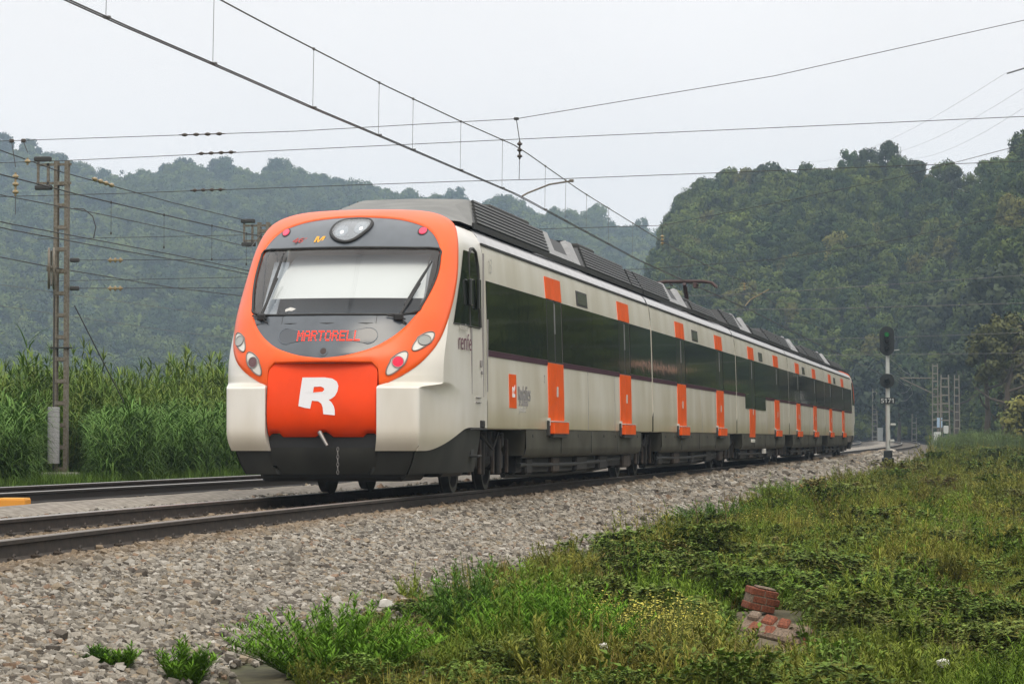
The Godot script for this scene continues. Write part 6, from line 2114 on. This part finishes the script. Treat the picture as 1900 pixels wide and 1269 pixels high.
func cane(sd: int, h: float, leaves: int, leaf: float, plume: bool) -> ArrayMesh:
	var r := RandomNumberGenerator.new(); r.seed = sd
	var g := Geo.new()
	for k in 3:
		var b := Vector3(r.randfn() * 0.12, -0.1, r.randfn() * 0.12)
		var hh := h * r.randf_range(0.75, 1.1)
		var lean := Vector3(r.randfn() * 0.10, 0, r.randfn() * 0.10) * hh
		g.col = Color(1.2, 1.05, 0.9)
		g.tube([b, b + lean * 0.3 + Vector3(0, hh * 0.5, 0), b + lean + Vector3(0, hh, 0)], [0.012, 0.010, 0.005], 4, false)
		for j in leaves:
			var f := 0.12 + 0.88 * (j + r.randf()) / leaves
			var p := b + lean * f * f + Vector3(0, hh * f, 0)
			var az := r.randf() * TAU
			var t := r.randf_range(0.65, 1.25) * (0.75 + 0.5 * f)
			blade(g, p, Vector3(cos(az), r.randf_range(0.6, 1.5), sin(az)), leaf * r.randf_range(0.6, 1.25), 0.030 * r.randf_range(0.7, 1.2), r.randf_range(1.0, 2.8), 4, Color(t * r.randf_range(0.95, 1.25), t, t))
		if plume:
			for j in 10: blade(g, b + lean + Vector3(0, hh - 0.02, 0), Vector3(r.randfn() * 0.3, 1, r.randfn() * 0.3), 0.3, 0.02, 1.2, 3, Color(2.4, 1.7, 1.6))
	var m := g.mesh(); m.surface_set_material(0, M.leaf)
	return m


func place(x: float, d: float, s: float, tall := 1.0, sink := 0.0) -> Transform3D:
	return Transform3D(Basis.from_euler(Vector3(rng.randf_range(-0.1, 0.1), rng.randf() * TAU, rng.randf_range(-0.1, 0.1))).scaled(Vector3(s, s * tall, s)), at(x, ground_y(x, d) - sink, d))


func verge(x: float, d: float) -> float:   # 0 on the ballast .. 1 well inside the weeds
	var e := track_x(d) - x        # metres right of the track's centre
	var edge := 3.25 + 0.6 * patch.get_noise_2d(d * 1.1, 40.0) + 0.35 * patch.get_noise_2d(d * 4.0, 90.0)
	edge += 0.19 * maxf(0.0, 19.0 - d)
	return clampf((e - edge) / 1.3, 0.0, 1.0)


func bare(x: float, d: float) -> float:
	var b := smoothstep(0.14, 0.36, patch.get_noise_2d(x * 2.0 + 60.0, d * 1.2))
	for q in [[4.58, 38.17, 0.45, 1.8], [4.78, 21.79, 0.45, 0.7], [1.33, 49.82, 0.55, 2.2], [0.48, 17.8, 0.6, 0.5], [3.22, 25.83, 0.35, 0.6]]:
		b = maxf(b, smoothstep(1.25, 0.75, sqrt(pow((x - q[0]) / q[2], 2) + pow((d - q[1]) / q[3], 2))))
	return b


func make_plants() -> void:
	var grass := []
	for k in 4: grass.append(tuft(500 + k, 42, [0.24, 0.34, 0.20, 0.28][k], 0.007, 0.11, [0.9, 0.7, 1.4, 1.1][k]))
	var dry := []
	for k in 2: dry.append(tuft(520 + k, 40, 0.20, 0.006, 0.12, 1.2))
	var fresh := []
	for k in 3:
		var rr := RandomNumberGenerator.new(); rr.seed = 540 + k
		var fg := Geo.new(); mound(fg, rr, 26, 0.20, 0.30, 0.055, 34, Color(1, 1, 1))
		var fm := fg.mesh(); fm.surface_set_material(0, M.leaf); fresh.append(fm)
	var low := []
	for k in 3: low.append(stalks(560 + k, 14, 0.13, 0.055, 0.55, 8, 0.14))
	var bram := []
	for k in 3: bram.append(bramble(580 + k, 0.27, 18, 0.033))
	var must := []
	for k in 2: must.append(stalks(600 + k, 7, 0.42, 0.05, 0.35, 8, 0.16, 7))
	var G := [[], [], [], []]
	var Y := [[], []]
	var F := [[], [], []]
	var L := [[], [], []]
	var B := [[], [], []]
	var U := [[], []]
	# kind, offset, distance, half width, half length
	var zones := [[2, 3.99, 17.03, 0.55, 1], [2, 3.02, 18.34, 0.55, 1.2], [1, 5.09, 22.89, 0.6, 1], [1, 4.02, 19.1, 0.4, 1], [1, 5.54, 27.3, 0.3, 0.8], [5, 2.35, 19.4, 0.5, 1.2], [4, 3.43, 29.27, 0.9, 3], [4, 0.97, 21.53, 1.2, 2.2], [4, 1.78, 26.53, 0.8, 2], [0, 3.43, 41.04, 1, 5], [2, 1.13, 31.46, 0.45, 2], [1, 0.32, 25.9, 0.6, 2.2], [3, 2.35, 33.26, 0.8, 2.5], [1, 0.83, 42.61, 0.9, 4], [2, 5.28, 53.62, 0.9, 5], [1, 2.93, 68.23, 1.6, 7], [3, 0.94, 17.85, 0.9, 0.8], [5, 0.65, 98.66, 1.2, 20], [2, 5.25, 74.37, 1.2, 9], [4, 0.13, 18.84, 0.5, 1], [1, 1.72, 17.43, 0.7, 0.6]]
	var D := 14.4
	while D < 230.0:
		var step := 0.100 if D < 34.0 else 0.100 + (D - 34.0) * 0.0034
		var x := -3.5 - maxf(0.0, (D - 30.0) * 0.11)
		var big := 1.0 if D < 34.0 else 1.0 + (D - 34.0) * 0.013
		big = minf(big, 2.2)
		while x < 6.6:
			var xx := x + rng.randf_range(-0.5, 0.5) * step
			var d := D + rng.randf_range(-0.5, 0.5) * step * 1.4
			x += step
			if D > 120.0 and xx > 4.2: continue
			var v := verge(xx, d)
			if v <= 0.0: continue
			# stay inside the view, with a margin for a step to the side
			var rel := xx / d
			if rel > 0.40 or rel < -0.14: continue
			if absf(xx / d - 0.0848) < 0.0125 and d > 18.6 and d < 23.78 and rng.randf() < 0.95: continue
			var rubble := absf(xx / d - 0.0848) < 0.024 and d > 18.6 and d < 23.78
			var b := bare(xx, d)
			if rng.randf() < b * 0.92: continue
			if v < 0.85 and rng.randf() > v * 0.8 + 0.06: continue
			var n2 := patch.get_noise_2d(xx * 1.3 - 70.0, d * 0.8 + 30.0)
			var n3 := patch.get_noise_2d(xx * 0.9 + 33.0, d * 0.45 - 50.0)
			var tuss := 0.62 + 0.95 * smoothstep(-0.15, 0.45, patch.get_noise_2d(xx * 4.2 + 5.0, d * 2.6 + 11.0))   # hummocks
			if v < 0.65: tuss = 0.7
			var w := [0.70, 0.42, 0.34, 0.45, 0.10, 0.0]   # grass, dry, fresh weeds, ground cover, brambles, flowers
			if v < 0.65: w = [0.12, 1.0, 0.05, 0.45, 0.0, 0.0]
			w[1] += 0.9 * maxf(0.0, n2 - 0.05); w[2] += 1.1 * maxf(0.0, n3); w[3] += 0.6 * maxf(0.0, -n2); w[4] += 0.5 * maxf(0.0, n2 * 0.7 - n3 - 0.1) * (1.0 if d < 60.0 else 0.0)
			for z in zones:
				var inn := 1.0 - smoothstep(0.7, 1.15, sqrt(pow((xx - z[1]) / z[3], 2) + pow((d - z[2]) / z[4], 2)))
				if inn > 0.0:
					for k in 6: w[k] *= 1.0 - 0.65 * inn
					w[z[0]] += (0.75 if z[0] == 4 else 1.3) * inn
			var total := 0.0
			for k in 6: total += w[k]
			var q := rng.randf() * total
			var kind := 0
			while kind < 5 and q > w[kind]: q -= w[kind]; kind += 1
			var tint := Color(0.155, 0.250, 0.032).lerp(Color(0.265, 0.24, 0.055), clampf(0.45 + n2 * 1.5, 0, 1)) * rng.randf_range(0.8, 1.2)
			if d > 60.0: tint = tint.lerp(Color(0.19, 0.185, 0.05), 0.5)
			if rubble and kind in [2, 4, 5]: continue
			match kind:
				0: G[rng.randi() % 4].append([place(xx, d, rng.randf_range(0.40, 0.9) * big * lerpf(1.0, tuss, 0.7), 1.0 + 0.5 * maxf(n3, 0.0)), tint])
				1: Y[rng.randi() % 2].append([place(xx, d, rng.randf_range(0.35, 0.9) * big * tuss), Color(0.30, 0.185, 0.075).lerp(Color(0.28, 0.245, 0.10), rng.randf()) * rng.randf_range(0.8, 1.15)])
				2: F[rng.randi() % 3].append([place(xx, d, rng.randf_range(0.5, 1.1) * minf(big, 2.0) * tuss, rng.randf_range(0.85, 1.35)), tint * rng.randf_range(0.6, 1.1)])
				3: L[rng.randi() % 3].append([place(xx, d, rng.randf_range(0.7, 1.5) * big * tuss), Color(0.115, 0.18, 0.034) * rng.randf_range(0.75, 1.25)])
				4: B[rng.randi() % 3].append([place(xx, d, rng.randf_range(0.6, 1.15) * big * tuss, rng.randf_range(0.7, 1.25), 0.02), Color(0.125, 0.20, 0.038).lerp(Color(0.22, 0.185, 0.07), rng.randf() * rng.randf()) * rng.randf_range(0.75, 1.25)])
				5: U[rng.randi() % 2].append([place(xx, d, rng.randf_range(0.5, 1.0)), Color(0.12, 0.15, 0.04) * rng.randf_range(0.8, 1.2)])
			if rng.randf() < 0.008: Y[rng.randi() % 2].append([place(xx, d, rng.randf_range(0.5, 0.8), rng.randf_range(1.8, 3.2)), Color(0.26, 0.20, 0.09)])
			if d > 40.0 and rng.randf() < 0.012: U[rng.randi() % 2].append([place(xx, d, rng.randf_range(0.8, 1.2)), Color(0.15, 0.16, 0.045)])
		D += step * 1.4
	# dry brown tufts on the edge of the ballast
	for q in [[5.06, 22.8, 0.30, 0.5, 60], [4.85, 23.6, 0.25, 0.5, 40], [5.44, 26.8, 0.14, 0.4, 22], [5.96, 32.6, 0.16, 0.5, 22], [5.9, 39.5, 0.22, 1.2, 40], [5.6, 43.0, 0.25, 2.0, 40], [4.5, 18.8, 0.22, 0.5, 26], [5.5, 18.2, 0.15, 0.4, 10], [6.1, 50.0, 0.3, 3.0, 40], [6.4, 62.0, 0.3, 5.0, 40]]:
		for k in q[4]:
			var xx := rng.randfn(q[0], q[2])
			var d := rng.randfn(q[1], q[3])
			Y[rng.randi() % 2].append([place(xx, d, rng.randf_range(0.3, 0.62) * (1.0 + maxf(0.0, d - 30.0) * 0.01), 0.8), Color(0.27, 0.17, 0.075).lerp(Color(0.25, 0.21, 0.09), rng.randf()) * rng.randf_range(0.8, 1.15)])
	for e in [["grass", "green grass growing over the verge beside the ballast", grass, G], ["dry_grass", "dry tan grass at the edge of the ballast and in the verge", dry, Y], ["leafy_weeds", "fresh green leafy weeds standing in the verge", fresh, F], ["ground_cover", "low small-leaved plants covering the verge", low, L], ["brambles", "dark green brambles sprawling over the verge on the right", bram, B], ["yellow_flowers", "thin weeds with small yellow flowers in the verge", must, U]]:
		var o := Node3D.new(); o.name = e[0]; add_child(o)
		tag(o, e[1], "plants" if not e[0].ends_with("grass") else "grass", "", "stuff")
		var cnt := 0
		for k in e[2].size():
			scatter("plants", e[2][k], e[3][k], o); cnt += e[3][k].size()
		print(e[0], " ", cnt)
	# single bushes that stand out
	var named := [
		["weed_bush", "bright feathery green bush at the bottom of the picture, left of centre", 3.85, 16.19, 0.50, 20, 1.05],
		["weed_bush", "tall leafy green bush in front of the dry grass, its left tip highest", 3.61, 19.18, 0.30, 16, 1.35],
		["weed_bush", "broad feathery green bush, the largest in the foreground", 2.95, 18.35, 0.50, 30, 1.25],
		["weed_bush", "small leafy plant alone on the gravel at the bottom, tallest of three", 4.57, 15.6, 0.14, 6, 0.62],
		["weed_bush", "small leafy plant alone on the gravel at the bottom, leftmost of three", 5.07, 15.6, 0.06, 3, 0.32],
		["weed_bush", "small leafy plant alone on the gravel at the bottom, middle of three", 4.94, 15.6, 0.07, 3, 0.42],
		["weed_bush", "dark leafy shrub on the right of the verge, beyond the rubble", 1.13, 31.46, 0.45, 20, 1.05],
		["weed_bush", "rounded green shrub in the middle of the verge, near the ballast", 4.67, 45.71, 0.7, 18, 1.2],
		["weed_bush", "green shrub farther along the verge, where the ballast narrows", 4.64, 62.44, 0.9, 18, 1.3]]
	var kk := 0
	for e in named:
		var o := thing(e[0], e[1], "plant", at(e[2], ground_y(e[2], e[3]), e[3]), "bushes standing out of the verge")
		var r := RandomNumberGenerator.new(); r.seed = 900 + kk
		var g := Geo.new()
		var st := Geo.new(); st.col = Color(0.10, 0.13, 0.04)
		var cc := Color(0.115, 0.225, 0.026) if kk % 3 != 1 else Color(0.095, 0.185, 0.034)
		mound(g, r, e[5] * 7, e[4], 0.42 * e[6], 0.075, 46, cc)
		if kk == 1:
			for q in 14: st.tube([Vector3(-0.1 + 0.02 * q, 0, r.randfn() * 0.06), Vector3(-0.16 + 0.016 * q, 0.50 * r.randf_range(0.8, 1.25), r.randfn() * 0.05)], [0.005, 0.002], 4, false)
		else: st.tube([Vector3.ZERO, Vector3(0.01, 0.2 * e[6], 0.01)], [0.008, 0.003], 4, false)
		obj("leaves", g, M.leaf, o); obj("stems", st, M.leaf, o)
		kk += 1
	for e in [[3.86, 38.8, 0.75, "thin dry stalk standing alone in front of the middle of the train"], [4.05, 37.0, 0.62, "thin brown weed stalk at the edge of the ballast"]]:
		var o := thing("dry_stalk", e[3], "plant", at(e[0], ground_y(e[0], e[1]), e[1]))
		var g := Geo.new(); g.col = Color(0.16, 0.12, 0.06); g.tube([Vector3(0, -0.05, 0), Vector3(0.02, e[2] * 0.5, 0), Vector3(0.0, e[2], 0.02)], [0.006, 0.005, 0.003], 4); obj("stem", g, M.leaf, o)
		var l := Geo.new()
		for j in 16: leaf_card(l, Vector3(0.01, e[2] * (0.25 + 0.045 * j), 0), Vector3(cos(j * 2.3), 0.7, sin(j * 2.3)).normalized(), 0.06, 0.016, Color(0.15, 0.12, 0.05))
		obj("leaves", l, M.leaf, o)
	# reeds and giant cane on the left, and by the far curve
	var canes := []
	for k in 4: canes.append(cane(700 + k, 2.25, 27, 0.55, k % 2 == 0))
	var reeds := []
	for k in 3: reeds.append(cane(720 + k, 1.45, 22, 0.62, false))
	var C := [[], [], [], []]
	var R := [[], [], []]
	for k in 3000:
		var d := rng.randf_range(43.0, 84.0)
		var x := 19.0 + rng.randf() * 6.5 - 0.8 * patch.get_noise_2d(d * 0.7, 3.0)
		if absf(x / d - 0.3385) < 0.011 and x < 20.2: continue
		var hn := 0.95 + 0.85 * patch.get_noise_2d(d * 0.9, x * 0.5) + 0.006 * (d - 58.0)
		C[rng.randi() % 4].append([place(x, d, rng.randf_range(0.55, 1.05) * hn * clampf(0.45 + (x - 18.6) * 0.22, 0.4, 1.0)), Color(0.165, 0.215, 0.046).lerp(Color(0.095, 0.165, 0.036), rng.randf()) * rng.randf_range(0.75, 1.2)])
	for k in 3600:
		var d := rng.randf_range(42.0, 84.0)
		var x := 17.2 + rng.randf() * 3.6 + 0.35 * patch.get_noise_2d(d * 1.2, 8.0)
		if absf(x / d - 0.3385) < 0.013 and x < 20.2: continue
		R[rng.randi() % 3].append([place(x, d, rng.randf_range(0.55, 1.0) * (1.0 + 0.5 * maxf(0.0, patch.get_noise_2d(d * 1.3, x * 2.0)))), Color(0.095, 0.175, 0.042) * rng.randf_range(0.75, 1.25)])
	for k in 700:
		var d := rng.randf_range(190.0, 235.0)
		var x := rng.randf_range(-2.0, 5.6)
		C[rng.randi() % 4].append([place(x, d, rng.randf_range(0.5, 0.75)), Color(0.10, 0.14, 0.045) * rng.randf_range(0.8, 1.2)])
	var oc := Node3D.new(); oc.name = "cane_thicket"; add_child(oc)
	tag(oc, "tall yellowish giant cane in a thicket on the left, and by the far masts", "reeds", "", "stuff")
	for k in 4: scatter("canes", canes[k], C[k], oc)
	var orr := Node3D.new(); orr.name = "reed_bed"; add_child(orr)
	tag(orr, "lower bluish green reeds in front of the cane on the left", "reeds", "", "stuff")
	for k in 3: scatter("reeds", reeds[k], R[k], orr)
	# low growth hiding the foot of the reeds
	var V2 := [[], [], [], []]
	for k in 2200:
		var d := rng.randf_range(42.0, 90.0)
		V2[rng.randi() % 4].append([place(16.9 + rng.randf() * 1.4, d, rng.randf_range(0.6, 1.3)), Color(0.10, 0.17, 0.03) * rng.randf_range(0.8, 1.2)])
	var ov := Node3D.new(); ov.name = "grass_strip"; add_child(ov)
	tag(ov, "short grass between the second track and the reeds", "grass", "", "stuff")
	for k in 4: scatter("tufts", grass[k], V2[k], ov)
